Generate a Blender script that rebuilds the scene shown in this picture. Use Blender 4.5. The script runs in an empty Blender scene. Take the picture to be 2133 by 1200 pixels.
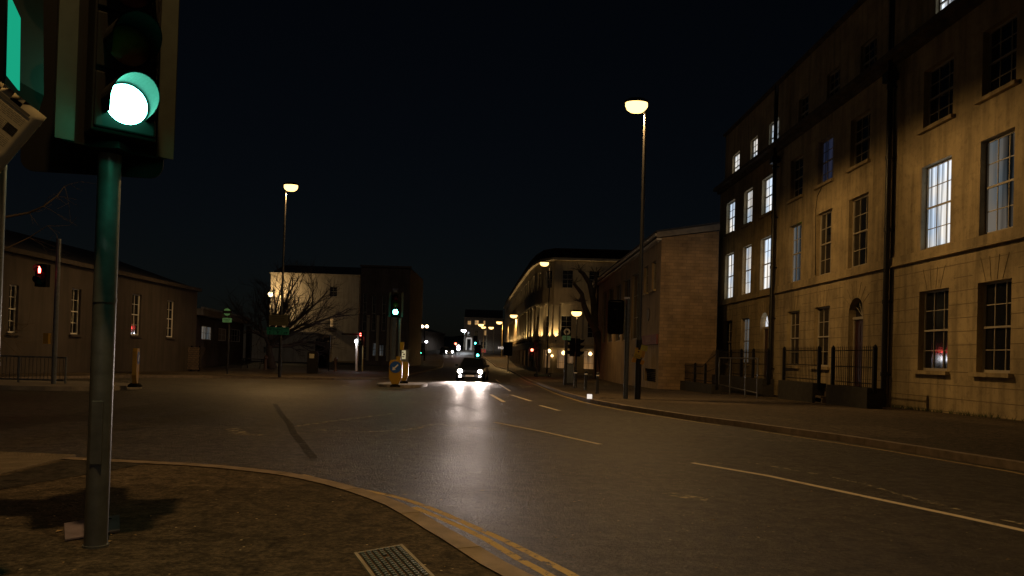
import bpy, bmesh, math, random
from mathutils import Vector, Matrix
R = math.radians
random.seed(7)
scn = bpy.context.scene
col = scn.collection

# ------------------------------------------------------------------ camera
CAMH = 1.1
F = 1600.0
cam_d = bpy.data.cameras.new('camera')
cam = bpy.data.objects.new('camera', cam_d)
col.objects.link(cam)
cam_d.sensor_width = 36.0
cam_d.lens = 27.0
cam_d.shift_y = 0.0552
cam_d.clip_start = 0.05
cam_d.clip_end = 1500
CR = Matrix.Rotation(-R(0.75), 3, 'Z') @ Matrix.Rotation(R(90.8), 3, 'X') @ Matrix.Rotation(R(1.7), 3, 'Z')
cam.matrix_world = Matrix.Translation((0, 0, CAMH)) @ CR.to_4x4()
scn.camera = cam

# ------------------------------------------------------------------ night sky, added fill light
W = bpy.data.worlds.new('World')
scn.world = W
W.use_nodes = True
wn = W.node_tree
bg = wn.nodes['Background']
sky = wn.nodes.new('ShaderNodeTexSky')
sky.sky_type = 'NISHITA'
sky.sun_disc = False
sky.sun_elevation = R(24)
sky.sun_rotation = R(170)
tint = wn.nodes.new('ShaderNodeMix'); tint.data_type = 'RGBA'; tint.blend_type = 'MULTIPLY'
tint.inputs[0].default_value = 1.0
tint.inputs[7].default_value = (0.75, 0.78, 0.85, 1)
wn.links.new(sky.outputs[0], tint.inputs[6])
wn.links.new(tint.outputs[2], bg.inputs[0])
bg.inputs[1].default_value = 0.0007
facade_fill_d = bpy.data.lights.new('facade_fill', 'SUN')  # warm sun lamp added as fill to lift the dark far walls
facade_fill_d.energy = 0.05; facade_fill_d.angle = R(0.5); facade_fill_d.color = (1.0, 0.86, 0.74)
facade_fill = bpy.data.objects.new('facade_fill', facade_fill_d); col.objects.link(facade_fill)
facade_fill.rotation_euler = (R(66), 0, R(8))
scn.view_settings.view_transform = 'Standard'
scn.view_settings.look = 'None'
scn.view_settings.exposure = 0.0
scn.view_settings.gamma = 1.0

# ------------------------------------------------------------------ ground shape and sight lines
def gz(y):
    """height of the carriageway: it dips away from the junction and climbs a hill in the distance"""
    z = -0.1
    if y > 14: z -= 0.015 * (min(y, 50) - 14)
    if y > 110: z += 0.037 * (min(y, 300) - 110)
    return z

def ray(px, py):
    return CR @ Vector(((px - 1066.5) / F, (717.7 - py) / F, -1.0))
def G(px, py, off=0.0):
    """point of the ground seen at a pixel; off = height above the carriageway"""
    d = ray(px, py)
    y = 3.0
    lo = None
    for i in range(4000):
        p = Vector((0, 0, CAMH)) + d * (y / d.y)
        if p.z <= gz(y) + off:
            return p
        y += 0.02 + y * 0.004
    return Vector((0, 0, CAMH)) + d * (150 / d.y)
def PY(px, py, Y):
    d = ray(px, py); return Vector((0, 0, CAMH)) + d * (Y / d.y)
def PX(px, py, X):
    d = ray(px, py); return Vector((0, 0, CAMH)) + d * (X / d.x)

# ------------------------------------------------------------------ materials
MATS = {}
def mat(name, colr, rough=0.7, metal=0.0, var=0.25, scale=3.0, bump=0.0, bscale=40.0, spec=0.5, coat=0.0, detail=6, stain=0.0):
    if name in MATS: return MATS[name]
    m = bpy.data.materials.new(name); m.use_nodes = True
    nt = m.node_tree; b = nt.nodes['Principled BSDF']
    b.inputs['Roughness'].default_value = rough
    b.inputs['Metallic'].default_value = metal
    b.inputs['Specular IOR Level'].default_value = spec
    b.inputs['Coat Weight'].default_value = coat
    tc = nt.nodes.new('ShaderNodeTexCoord')
    n = nt.nodes.new('ShaderNodeTexNoise'); n.inputs['Scale'].default_value = scale; n.inputs['Detail'].default_value = detail
    nt.links.new(tc.outputs['Object'], n.inputs['Vector'])
    r = nt.nodes.new('ShaderNodeMapRange')
    r.inputs[1].default_value = 0.3; r.inputs[2].default_value = 0.7
    r.inputs[3].default_value = 1 - var; r.inputs[4].default_value = 1 + var
    nt.links.new(n.outputs[0], r.inputs[0])
    mx = nt.nodes.new('ShaderNodeVectorMath'); mx.operation = 'SCALE'
    mx.inputs[0].default_value = colr
    nt.links.new(r.outputs[0], mx.inputs['Scale'])
    last = mx.outputs[0]
    if stain > 0:       # rain streaks and grime, stretched downwards
        mp = nt.nodes.new('ShaderNodeMapping'); mp.inputs['Scale'].default_value = (2.2, 2.2, 0.22)
        nt.links.new(tc.outputs['Object'], mp.inputs[0])
        n3 = nt.nodes.new('ShaderNodeTexNoise'); n3.inputs['Scale'].default_value = 1.6; n3.inputs['Detail'].default_value = 8
        nt.links.new(mp.outputs[0], n3.inputs['Vector'])
        r3 = nt.nodes.new('ShaderNodeMapRange'); r3.inputs[1].default_value = 0.42; r3.inputs[2].default_value = 0.68
        r3.inputs[3].default_value = 1.0; r3.inputs[4].default_value = 1.0 - stain
        nt.links.new(n3.outputs[0], r3.inputs[0])
        m3 = nt.nodes.new('ShaderNodeVectorMath'); m3.operation = 'SCALE'
        nt.links.new(last, m3.inputs[0]); nt.links.new(r3.outputs[0], m3.inputs['Scale'])
        last = m3.outputs[0]
    nt.links.new(last, b.inputs['Base Color'])
    if bump > 0:
        n2 = nt.nodes.new('ShaderNodeTexNoise'); n2.inputs['Scale'].default_value = bscale; n2.inputs['Detail'].default_value = 4
        nt.links.new(tc.outputs['Object'], n2.inputs['Vector'])
        bp = nt.nodes.new('ShaderNodeBump'); bp.inputs['Strength'].default_value = bump; bp.inputs['Distance'].default_value = 0.01
        nt.links.new(n2.outputs[0], bp.inputs['Height']); nt.links.new(bp.outputs[0], b.inputs['Normal'])
    MATS[name] = m
    return m

def emit(name, colr, strength):
    if name in MATS: return MATS[name]
    m = bpy.data.materials.new(name); m.use_nodes = True
    nt = m.node_tree; nt.nodes.remove(nt.nodes['Principled BSDF'])
    e = nt.nodes.new('ShaderNodeEmission'); e.inputs[0].default_value = (*colr, 1); e.inputs[1].default_value = strength
    nt.links.new(e.outputs[0], nt.nodes['Material Output'].inputs[0])
    MATS[name] = m
    return m

def asphalt(name, colr, rough, bump, fleck, patch=0.35, crack=0.0):
    m = bpy.data.materials.new(name); m.use_nodes = True
    nt = m.node_tree; b = nt.nodes['Principled BSDF']; N = nt.nodes.new; L = nt.links.new
    tc = N('ShaderNodeTexCoord')
    n1 = N('ShaderNodeTexNoise'); n1.inputs['Scale'].default_value = 0.35; n1.inputs['Detail'].default_value = 9; n1.inputs['Roughness'].default_value = 0.65
    n2 = N('ShaderNodeTexNoise'); n2.inputs['Scale'].default_value = 30; n2.inputs['Detail'].default_value = 5; n2.inputs['Roughness'].default_value = 0.7
    v = N('ShaderNodeTexVoronoi'); v.inputs['Scale'].default_value = 45
    v2 = N('ShaderNodeTexVoronoi'); v2.inputs['Scale'].default_value = 11
    for q in (n1, n2, v, v2): L(tc.outputs['Object'], q.inputs['Vector'])
    r1 = N('ShaderNodeMapRange'); r1.inputs[1].default_value = 0.3; r1.inputs[2].default_value = 0.7; r1.inputs[3].default_value = 1 - patch; r1.inputs[4].default_value = 1 + patch
    L(n1.outputs[0], r1.inputs[0])
    r2 = N('ShaderNodeMapRange'); r2.inputs[1].default_value = 0.25; r2.inputs[2].default_value = 0.75; r2.inputs[3].default_value = 0.1; r2.inputs[4].default_value = 2.0
    L(n2.outputs[0], r2.inputs[0])
    n4 = N('ShaderNodeTexNoise'); n4.inputs['Scale'].default_value = 7; n4.inputs['Detail'].default_value = 10; n4.inputs['Roughness'].default_value = 0.85
    vp = N('ShaderNodeTexVoronoi'); vp.inputs['Scale'].default_value = 0.22; vp.distance = 'CHEBYCHEV'
    wv = N('ShaderNodeTexNoise'); wv.inputs['Scale'].default_value = 1.7; wv.inputs['Detail'].default_value = 6
    wm = N('ShaderNodeVectorMath'); wm.operation = 'MULTIPLY_ADD'; wm.inputs[1].default_value = (0.55, 0.55, 0.0)
    ve = N('ShaderNodeTexVoronoi'); ve.feature = 'DISTANCE_TO_EDGE'; ve.inputs['Scale'].default_value = 0.33
    L(tc.outputs['Object'], n4.inputs['Vector']); L(tc.outputs['Object'], vp.inputs['Vector']); L(tc.outputs['Object'], wv.inputs['Vector'])
    L(wv.outputs['Color'], wm.inputs[0]); L(tc.outputs['Object'], wm.inputs[2]); L(wm.outputs[0], ve.inputs['Vector'])
    r4 = N('ShaderNodeMapRange'); r4.inputs[1].default_value = 0.42; r4.inputs[2].default_value = 0.58; r4.inputs[3].default_value = 0.45; r4.inputs[4].default_value = 1.55
    L(n4.outputs[0], r4.inputs[0])
    rp = N('ShaderNodeSeparateColor'); L(vp.outputs['Color'], rp.inputs[0])
    r5 = N('ShaderNodeMapRange'); r5.inputs[3].default_value = 0.72; r5.inputs[4].default_value = 1.22; L(rp.outputs[0], r5.inputs[0])
    r6 = N('ShaderNodeMapRange'); r6.inputs[1].default_value = 0.0; r6.inputs[2].default_value = 0.006; r6.inputs[3].default_value = 0.6; r6.inputs[4].default_value = 1.0; L(ve.outputs['Distance'], r6.inputs[0])
    q1 = N('ShaderNodeMath'); q1.operation = 'MULTIPLY'; L(r4.outputs[0], q1.inputs[0]); L(r5.outputs[0], q1.inputs[1])
    q2 = N('ShaderNodeMath'); q2.operation = 'MULTIPLY'; L(q1.outputs[0], q2.inputs[0]); L(r6.outputs[0], q2.inputs[1])
    q3 = N('ShaderNodeMath'); q3.operation = 'MULTIPLY'; L(q2.outputs[0], q3.inputs[0]); L(r1.outputs[0], q3.inputs[1])
    mu = N('ShaderNodeMath'); mu.operation = 'MULTIPLY'; L(q3.outputs[0], mu.inputs[0]); L(r2.outputs[0], mu.inputs[1])
    sc = N('ShaderNodeVectorMath'); sc.operation = 'SCALE'; sc.inputs[0].default_value = colr; L(mu.outputs[0], sc.inputs['Scale'])
    # scattered pale chippings and litter specks
    r3 = N('ShaderNodeMapRange'); r3.inputs[1].default_value = 0.10; r3.inputs[2].default_value = 0.06; r3.inputs[3].default_value = 0; r3.inputs[4].default_value = fleck
    L(v2.outputs['Distance'], r3.inputs[0])
    rc = N('ShaderNodeSeparateColor'); L(v2.outputs['Color'], rc.inputs[0])
    gt = N('ShaderNodeMath'); gt.operation = 'GREATER_THAN'; gt.inputs[1].default_value = 0.6; L(rc.outputs[0], gt.inputs[0])
    m3 = N('ShaderNodeMath'); m3.operation = 'MULTIPLY'; L(r3.outputs[0], m3.inputs[0]); L(gt.outputs[0], m3.inputs[1])
    mix = N('ShaderNodeMix'); mix.data_type = 'RGBA'; L(m3.outputs[0], mix.inputs[0]); L(sc.outputs[0], mix.inputs[6]); mix.inputs[7].default_value = (0.42, 0.35, 0.24, 1)
    L(mix.outputs[2], b.inputs['Base Color'])
    rr = N('ShaderNodeMapRange'); rr.inputs[3].default_value = rough - 0.12; rr.inputs[4].default_value = rough + 0.15
    L(n1.outputs[0], rr.inputs[0]); L(rr.outputs[0], b.inputs['Roughness'])
    ad0 = N('ShaderNodeMath'); ad0.operation = 'ADD'; L(v.outputs['Distance'], ad0.inputs[0]); L(n2.outputs[0], ad0.inputs[1])
    nb = N('ShaderNodeMath'); nb.operation = 'MULTIPLY'; nb.inputs[1].default_value = 3.0; L(n4.outputs[0], nb.inputs[0])
    ad = N('ShaderNodeMath'); ad.operation = 'ADD'; L(ad0.outputs[0], ad.inputs[0]); L(nb.outputs[0], ad.inputs[1])
    b.inputs['Specular IOR Level'].default_value = 0.17
    bp = N('ShaderNodeBump'); bp.inputs['Strength'].default_value = bump; bp.inputs['Distance'].default_value = 0.012
    L(ad.outputs[0], bp.inputs['Height']); L(bp.outputs[0], b.inputs['Normal'])
    MATS[name] = m
    return m

def worn_paint(name, colr, thr):
    """road paint with holes worn through to the asphalt colour"""
    m = bpy.data.materials.new(name); m.use_nodes = True
    nt = m.node_tree; b = nt.nodes['Principled BSDF']; N = nt.nodes.new; L = nt.links.new
    tc = N('ShaderNodeTexCoord')
    n = N('ShaderNodeTexNoise'); n.inputs['Scale'].default_value = 9; n.inputs['Detail'].default_value = 12; n.inputs['Roughness'].default_value = 0.8
    L(tc.outputs['Object'], n.inputs['Vector'])
    r = N('ShaderNodeMapRange'); r.inputs[1].default_value = thr; r.inputs[2].default_value = thr + 0.04
    L(n.outputs[0], r.inputs[0])
    tr = N('ShaderNodeBsdfTransparent'); ms = N('ShaderNodeMixShader')
    b.inputs['Base Color'].default_value = (*colr, 1); b.inputs['Roughness'].default_value = 0.75
    L(r.outputs[0], ms.inputs[0]); L(tr.outputs[0], ms.inputs[1]); L(b.outputs[0], ms.inputs[2])
    L(ms.outputs[0], nt.nodes['Material Output'].inputs[0])
    MATS[name] = m
    return m

def brick_mat(name, c1, c2, cm, sx=0.42, sz=0.16):
    m = bpy.data.materials.new(name); m.use_nodes = True
    nt = m.node_tree; b = nt.nodes['Principled BSDF']; N = nt.nodes.new; L = nt.links.new
    tc = N('ShaderNodeTexCoord')
    sp = N('ShaderNodeSeparateXYZ'); L(tc.outputs['Object'], sp.inputs[0])
    ad = N('ShaderNodeMath'); ad.operation = 'ADD'; L(sp.outputs[0], ad.inputs[0]); L(sp.outputs[1], ad.inputs[1])
    cb = N('ShaderNodeCombineXYZ'); L(ad.outputs[0], cb.inputs[0]); L(sp.outputs[2], cb.inputs[1])
    br = N('ShaderNodeTexBrick'); L(cb.outputs[0], br.inputs['Vector'])
    br.inputs['Scale'].default_value = 1.0; br.inputs['Brick Width'].default_value = sx; br.inputs['Row Height'].default_value = sz
    br.inputs['Mortar Size'].default_value = 0.008; br.inputs['Color1'].default_value = (*c1, 1); br.inputs['Color2'].default_value = (*c2, 1); br.inputs['Mortar'].default_value = (*cm, 1)
    n = N('ShaderNodeTexNoise'); n.inputs['Scale'].default_value = 1.3; n.inputs['Detail'].default_value = 8; L(tc.outputs['Object'], n.inputs['Vector'])
    mr = N('ShaderNodeMapRange'); mr.inputs[1].default_value = 0.3; mr.inputs[2].default_value = 0.7; mr.inputs[3].default_value = 0.65; mr.inputs[4].default_value = 1.25; L(n.outputs[0], mr.inputs[0])
    sc = N('ShaderNodeVectorMath'); sc.operation = 'SCALE'; L(br.outputs[0], sc.inputs[0]); L(mr.outputs[0], sc.inputs['Scale'])
    L(sc.outputs[0], b.inputs['Base Color']); b.inputs['Roughness'].default_value = 0.85
    bp = N('ShaderNodeBump'); bp.inputs['Strength'].default_value = 0.5; bp.inputs['Distance'].default_value = 0.02; bp.invert = True
    L(br.outputs['Fac'], bp.inputs['Height']); L(bp.outputs[0], b.inputs['Normal'])
    MATS[name] = m
    return m

def lit_room(name, colr, strength, folds=14.0, dark=0.35, bars=0.0):
    """a lit room seen through curtains: soft upright folds, brighter gaps"""
    m = bpy.data.materials.new(name); m.use_nodes = True
    nt = m.node_tree; nt.nodes.remove(nt.nodes['Principled BSDF']); N = nt.nodes.new; L = nt.links.new
    tc = N('ShaderNodeTexCoord'); mp = N('ShaderNodeMapping'); mp.inputs['Scale'].default_value = (folds, folds, 0.35)
    L(tc.outputs['Object'], mp.inputs[0])
    n = N('ShaderNodeTexNoise'); n.inputs['Scale'].default_value = 0.35; n.inputs['Detail'].default_value = 5; n.inputs['Distortion'].default_value = 0.3
    L(mp.outputs[0], n.inputs['Vector'])
    mr = N('ShaderNodeMapRange'); mr.inputs[1].default_value = 0.36; mr.inputs[2].default_value = 0.62; mr.inputs[3].default_value = dark; mr.inputs[4].default_value = 1.0
    L(n.outputs[0], mr.inputs[0])
    ms = N('ShaderNodeMath'); ms.operation = 'MULTIPLY'; ms.inputs[1].default_value = strength; L(mr.outputs[0], ms.inputs[0])
    n5 = N('ShaderNodeTexNoise'); n5.inputs['Scale'].default_value = 0.9; n5.inputs['Detail'].default_value = 2; L(tc.outputs['Object'], n5.inputs['Vector'])
    m5 = N('ShaderNodeMapRange'); m5.inputs[1].default_value = 0.38; m5.inputs[2].default_value = 0.62; L(n5.outputs[0], m5.inputs[0])
    mc = N('ShaderNodeMix'); mc.data_type = 'RGBA'; L(m5.outputs[0], mc.inputs[0])
    mc.inputs[6].default_value = (colr[0]*.72, colr[1]*.82, colr[2]*.95, 1); mc.inputs[7].default_value = (min(1, colr[0]*1.18), colr[1], colr[2]*.86, 1)
    e = N('ShaderNodeEmission'); L(mc.outputs[2], e.inputs[0]); L(ms.outputs[0], e.inputs[1])
    L(e.outputs[0], nt.nodes['Material Output'].inputs[0])
    MATS[name] = m
    return m

def ashlar(name, c):
    """painted ashlar: each block its own tone, soot and rain streaks over it"""
    m = mat(name, c, 0.85, var=0.22, scale=0.9, bump=0.3, bscale=25, stain=0.42)
    nt = m.node_tree; N = nt.nodes.new; L = nt.links.new; b = nt.nodes['Principled BSDF']
    src = b.inputs['Base Color'].links[0].from_socket
    tc = N('ShaderNodeTexCoord'); sp = N('ShaderNodeSeparateXYZ'); L(tc.outputs['Object'], sp.inputs[0])
    ad = N('ShaderNodeMath'); ad.operation = 'ADD'; L(sp.outputs[0], ad.inputs[0]); L(sp.outputs[1], ad.inputs[1])
    cb = N('ShaderNodeCombineXYZ'); L(ad.outputs[0], cb.inputs[0]); L(sp.outputs[2], cb.inputs[1])
    br = N('ShaderNodeTexBrick'); L(cb.outputs[0], br.inputs['Vector']); br.inputs['Scale'].default_value = 1
    br.inputs['Brick Width'].default_value = 0.9; br.inputs['Row Height'].default_value = 0.352; br.inputs['Mortar Size'].default_value = 0.0
    br.inputs['Color1'].default_value = (0.90, 0.90, 0.90, 1); br.inputs['Color2'].default_value = (1.06, 1.06, 1.06, 1)
    mm = N('ShaderNodeVectorMath'); mm.operation = 'MULTIPLY'; L(src, mm.inputs[0]); L(br.outputs[0], mm.inputs[1])
    n = N('ShaderNodeTexNoise'); n.inputs['Scale'].default_value = 4.5; n.inputs['Detail'].default_value = 9; n.inputs['Roughness'].default_value = 0.75; L(tc.outputs['Object'], n.inputs['Vector'])
    r = N('ShaderNodeMapRange'); r.inputs[1].default_value = 0.5; r.inputs[2].default_value = 0.7; r.inputs[3].default_value = 1.0; r.inputs[4].default_value = 0.6; L(n.outputs[0], r.inputs[0])
    s2 = N('ShaderNodeVectorMath'); s2.operation = 'SCALE'; L(mm.outputs[0], s2.inputs[0]); L(r.outputs[0], s2.inputs['Scale'])
    L(s2.outputs[0], b.inputs['Base Color'])
    return m
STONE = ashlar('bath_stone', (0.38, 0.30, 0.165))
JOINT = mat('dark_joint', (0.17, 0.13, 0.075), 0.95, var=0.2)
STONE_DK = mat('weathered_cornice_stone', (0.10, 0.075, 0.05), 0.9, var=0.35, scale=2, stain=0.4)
BLACK = mat('black_gloss_paint', (0.008, 0.008, 0.009), 0.45, var=0.3, scale=8, bump=0.1, bscale=60)
BLACKM = mat('black_matt', (0.0045, 0.0045, 0.0045), 0.8, var=0.3, spec=0.12)
IRON = mat('black_iron', (0.006, 0.0055, 0.0055), 0.6, spec=0.2, var=0.3, scale=10, bump=0.2, bscale=50)
GALV = mat('galvanised_steel', (0.15, 0.165, 0.175), 0.42, metal=0.5, var=0.2, scale=14, bump=0.08, bscale=40, stain=0.3)
STEEL = mat('bright_steel', (0.3, 0.3, 0.3), 0.3, metal=0.9, var=0.1)
WHITE = mat('white_paint', (0.75, 0.73, 0.68), 0.5, var=0.1)
SASH = mat('cream_sash_paint', (0.36, 0.32, 0.24), 0.5, var=0.12)
REFL = mat('grey_reflective_border', (0.024, 0.03, 0.024), 0.5, var=0.15, scale=20)
DOORM = mat('dark_red_door_paint', (0.035, 0.012, 0.010), 0.4, var=0.2, scale=5)
DGLASS = mat('dark_window_glass', (0.012, 0.013, 0.014), 0.06, var=0.2, spec=0.8)
SLATE = mat('slate', (0.035, 0.035, 0.04), 0.7, var=0.3, scale=6, bump=0.3, bscale=12)
PLASTER = mat('cream_render', (0.36, 0.30, 0.20), 0.85, var=0.12, scale=1.0, stain=0.25)
PLASTER_W = mat('pale_render', (0.42, 0.36, 0.27), 0.85, var=0.1, scale=1.2, stain=0.25)
BROWNR = mat('brown_render', (0.07, 0.056, 0.047), 0.9, var=0.15, scale=1.0, stain=0.3)
DARKR = mat('dark_brown_render', (0.10, 0.075, 0.06), 0.9, var=0.2, scale=1.0, stain=0.3)
CONC = mat('concrete', (0.22, 0.19, 0.15), 0.85, var=0.25, scale=5, bump=0.3, bscale=60)
KERB = mat('kerb_stone', (0.2, 0.155, 0.115), 0.75, var=0.3, scale=7, bump=0.35, bscale=70)
BARK = mat('bark', (0.045, 0.034, 0.025), 0.9, var=0.35, scale=12, bump=0.6, bscale=30)
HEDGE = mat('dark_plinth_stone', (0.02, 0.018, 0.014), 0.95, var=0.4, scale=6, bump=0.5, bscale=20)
YELLOW = mat('yellow_plastic', (0.38, 0.22, 0.012), 0.45, var=0.08)
BLUE = mat('blue_sign_face', (0.02, 0.09, 0.35), 0.4, var=0.05)
GREENS = mat('green_sign_face', (0.02, 0.2, 0.13), 0.4, var=0.05)
BROWNS = mat('dark_brown_sign_face', (0.10, 0.085, 0.035), 0.55, var=0.1)
RED = mat('red_paint', (0.35, 0.02, 0.02), 0.4, var=0.1)
PAPER = mat('paper', (0.36, 0.33, 0.22), 0.8, var=0.06, scale=6)
INK = mat('ink', (0.05, 0.05, 0.04), 0.8, var=0.1)
CAST = mat('cast_iron_cover', (0.10, 0.13, 0.13), 0.5, metal=0.3, var=0.25, scale=30, bump=0.3, bscale=120)
RUST = mat('rusty_dirt', (0.07, 0.035, 0.015), 0.95, var=0.3, scale=30)
TILEP = mat('tactile_paving', (0.17, 0.14, 0.10), 0.85, var=0.15, scale=6)
ROAD = asphalt('road_asphalt', (0.056, 0.049, 0.040), 0.5, 1.0, 1.0)
PAVE = asphalt('pavement_asphalt', (0.068, 0.053, 0.037), 0.75, 0.8, 1.0, patch=0.3)
PATCH = asphalt('smooth_asphalt_patch', (0.03, 0.027, 0.024), 0.6, 0.3, 0.2)
YLINE = worn_paint('worn_yellow_line', (0.42, 0.31, 0.13), 0.42)
WLINE = worn_paint('worn_white_line', (0.62, 0.54, 0.4), 0.38)
WFADE = worn_paint('faded_white_line', (0.34, 0.3, 0.2), 0.5)
BRICK = brick_mat('sandstone_blocks', (0.30, 0.20, 0.105), (0.22, 0.15, 0.08), (0.14, 0.10, 0.06))
LITC = lit_room('lit_room_cool', (0.88, 0.94, 1.0), 1.3, folds=16, dark=0.16)
LITD = lit_room('lit_room_dim', (0.72, 0.72, 0.66), 0.16, folds=7, dark=0.04)
LITW = lit_room('warm_room_and_arch_glow', (1.0, 0.55, 0.22), 0.75, folds=3)
LITB = lit_room('lit_room_blue', (0.25, 0.28, 0.5), 0.07, folds=8, dark=0.3)
LITG = emit('green_blind', (0.38, 0.62, 0.02), 0.9)
LITS = lit_room('shop_interior', (1.0, 0.5, 0.2), 0.30, folds=6, dark=0.12)
FAN = emit('lit_fanlight', (0.93, 0.95, 1.0), 0.75)

# ------------------------------------------------------------------ mesh building
def wpos(o):
    v = Vector((0, 0, 0))
    while o is not None:
        v += o.location; o = o.parent
    return v

class MB:
    def __init__(s): s.v = []; s.f = []; s.m = []
    def quad(s, a, b, c, d, mi=0):
        n = len(s.v); s.v += [tuple(a), tuple(b), tuple(c), tuple(d)]; s.f.append((n, n+1, n+2, n+3)); s.m.append(mi)
    def poly(s, pts, mi=0):
        n = len(s.v); s.v += [tuple(p) for p in pts]; s.f.append(tuple(range(n, n+len(pts)))); s.m.append(mi)
    def box(s, c, d, mi=0, U=None, V=None, Wv=None):
        """centre c, full sizes d, axes U V Wv"""
        U = Vector(U or (1, 0, 0)); V = Vector(V or (0, 1, 0)); Wv = Vector(Wv or (0, 0, 1)); c = Vector(c)
        n = len(s.v)
        for k in (-1, 1):
            for j in (-1, 1):
                for i in (-1, 1):
                    s.v.append(tuple(c + U*(i*d[0]/2) + V*(j*d[1]/2) + Wv*(k*d[2]/2)))
        for q in ((0, 2, 3, 1), (4, 5, 7, 6), (0, 1, 5, 4), (2, 6, 7, 3), (0, 4, 6, 2), (1, 3, 7, 5)):
            s.f.append(tuple(n + t for t in q)); s.m.append(mi)
        return s
    def b2(s, lo, hi, mi=0):
        lo = Vector(lo); hi = Vector(hi)
        return s.box((lo+hi)/2, hi-lo, mi)
    def tube(s, pts, rad, seg=10, mi=0, cap=True):
        pts = [Vector(p) for p in pts]
        rs = rad if isinstance(rad, (list, tuple)) else [rad]*len(pts)
        rings = []
        up0 = None
        for i, p in enumerate(pts):
            if i == 0: t = pts[1]-pts[0]
            elif i == len(pts)-1: t = pts[-1]-pts[-2]
            else: t = (pts[i+1]-pts[i]).normalized() + (pts[i]-pts[i-1]).normalized()
            t = t.normalized() if t.length > 1e-9 else Vector((0, 0, 1))
            if up0 is None:
                up0 = Vector((1, 0, 0)) if abs(t.x) < 0.8 else Vector((0, 1, 0))
            a = (up0 - t*up0.dot(t)).normalized(); b = t.cross(a); up0 = a
            n = len(s.v)
            for k in range(seg):
                an = 2*math.pi*k/seg
                s.v.append(tuple(p + (a*math.cos(an) + b*math.sin(an))*rs[i]))
            rings.append(n)
        for i in range(len(rings)-1):
            for k in range(seg):
                k2 = (k+1) % seg
                s.f.append((rings[i]+k, rings[i]+k2, rings[i+1]+k2, rings[i+1]+k)); s.m.append(mi)
        if cap:
            s.f.append(tuple(rings[0]+k for k in range(seg))[::-1]); s.m.append(mi)
            s.f.append(tuple(rings[-1]+k for k in range(seg))); s.m.append(mi)
        return s
    def lathe(s, prof, c=(0, 0, 0), seg=20, mi=0):
        """prof: list of (radius, z)"""
        c = Vector(c); rings = []
        for r, z in prof:
            n = len(s.v)
            for k in range(seg):
                an = 2*math.pi*k/seg
                s.v.append((c.x + r*math.cos(an), c.y + r*math.sin(an), c.z + z))
            rings.append(n)
        for i in range(len(rings)-1):
            for k in range(seg):
                k2 = (k+1) % seg
                s.f.append((rings[i]+k, rings[i]+k2, rings[i+1]+k2, rings[i+1]+k)); s.m.append(mi)
        s.f.append(tuple(rings[0]+k for k in range(seg))[::-1]); s.m.append(mi)
        s.f.append(tuple(rings[-1]+k for k in range(seg))); s.m.append(mi)
        return s
    def prism(s, pts, ext, mi=0):
        """planar outline pts extruded by vector ext"""
        ext = Vector(ext); pts = [Vector(p) for p in pts]; n = len(s.v); k = len(pts)
        s.v += [tuple(p) for p in pts] + [tuple(p+ext) for p in pts]
        s.f.append(tuple(range(n, n+k))[::-1]); s.m.append(mi)
        s.f.append(tuple(range(n+k, n+2*k))); s.m.append(mi)
        for i in range(k):
            j = (i+1) % k
            s.f.append((n+i, n+j, n+k+j, n+k+i)); s.m.append(mi)
        return s
    def build(s, name, mats, parent=None, smooth=False, local=False, bevel=0.0):
        me = bpy.data.meshes.new(name)
        off = Vector((0, 0, 0)) if (local or parent is None) else wpos(parent)
        me.from_pydata([tuple(Vector(v)-off) for v in s.v], [], s.f)
        if not isinstance(mats, (list, tuple)): mats = [mats]
        for m_ in mats: me.materials.append(m_)
        for p, mi in zip(me.polygons, s.m):
            p.material_index = mi; p.use_smooth = smooth
        bm = bmesh.new(); bm.from_mesh(me)
        bmesh.ops.recalc_face_normals(bm, faces=bm.faces)
        bm.to_mesh(me); bm.free()
        if smooth:
            try: me.set_sharp_from_angle(angle=R(38))
            except Exception: pass
        me.update()
        o = bpy.data.objects.new(name, me); col.objects.link(o)
        if parent is not None: o.parent = parent
        if bevel > 0:
            bv = o.modifiers.new('bevel', 'BEVEL'); bv.width = bevel; bv.segments = 2; bv.limit_method = 'ANGLE'; bv.angle_limit = R(40)
        return o

def tag(o, label=None, cat=None, group=None, kind=None):
    if label: o['label'] = label
    if cat: o['category'] = cat
    if group: o['group'] = group
    if kind: o['kind'] = kind
    return o
def thing(name, label, cat, loc=(0, 0, 0), group=None):
    o = bpy.data.objects.new(name, None); col.objects.link(o); o.location = loc
    o.empty_display_size = 0.2
    return tag(o, label, cat, group)
def children(o): return [c for c in col.objects if c.parent is o]
def copy_tree(o, parent=None):
    c = o.copy(); col.objects.link(c)
    if parent is not None: c.parent = parent
    for ch in children(o): copy_tree(ch, c)
    return c
def lamp_light(name, kind, loc, energy, colr, parent=None, size=0.1, spot=150, blend=0.6, rot=None, local=False):
    d = bpy.data.lights.new(name, kind); d.energy = energy; d.color = colr; d.shadow_soft_size = size
    if kind == 'SPOT': d.spot_size = R(spot); d.spot_blend = blend
    o = bpy.data.objects.new(name, d); col.objects.link(o)
    o.location = Vector(loc) - (wpos(parent) if (parent is not None and not local) else Vector((0, 0, 0)))
    if rot is not None: o.rotation_euler = rot
    if parent is not None: o.parent = parent
    return o
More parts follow.
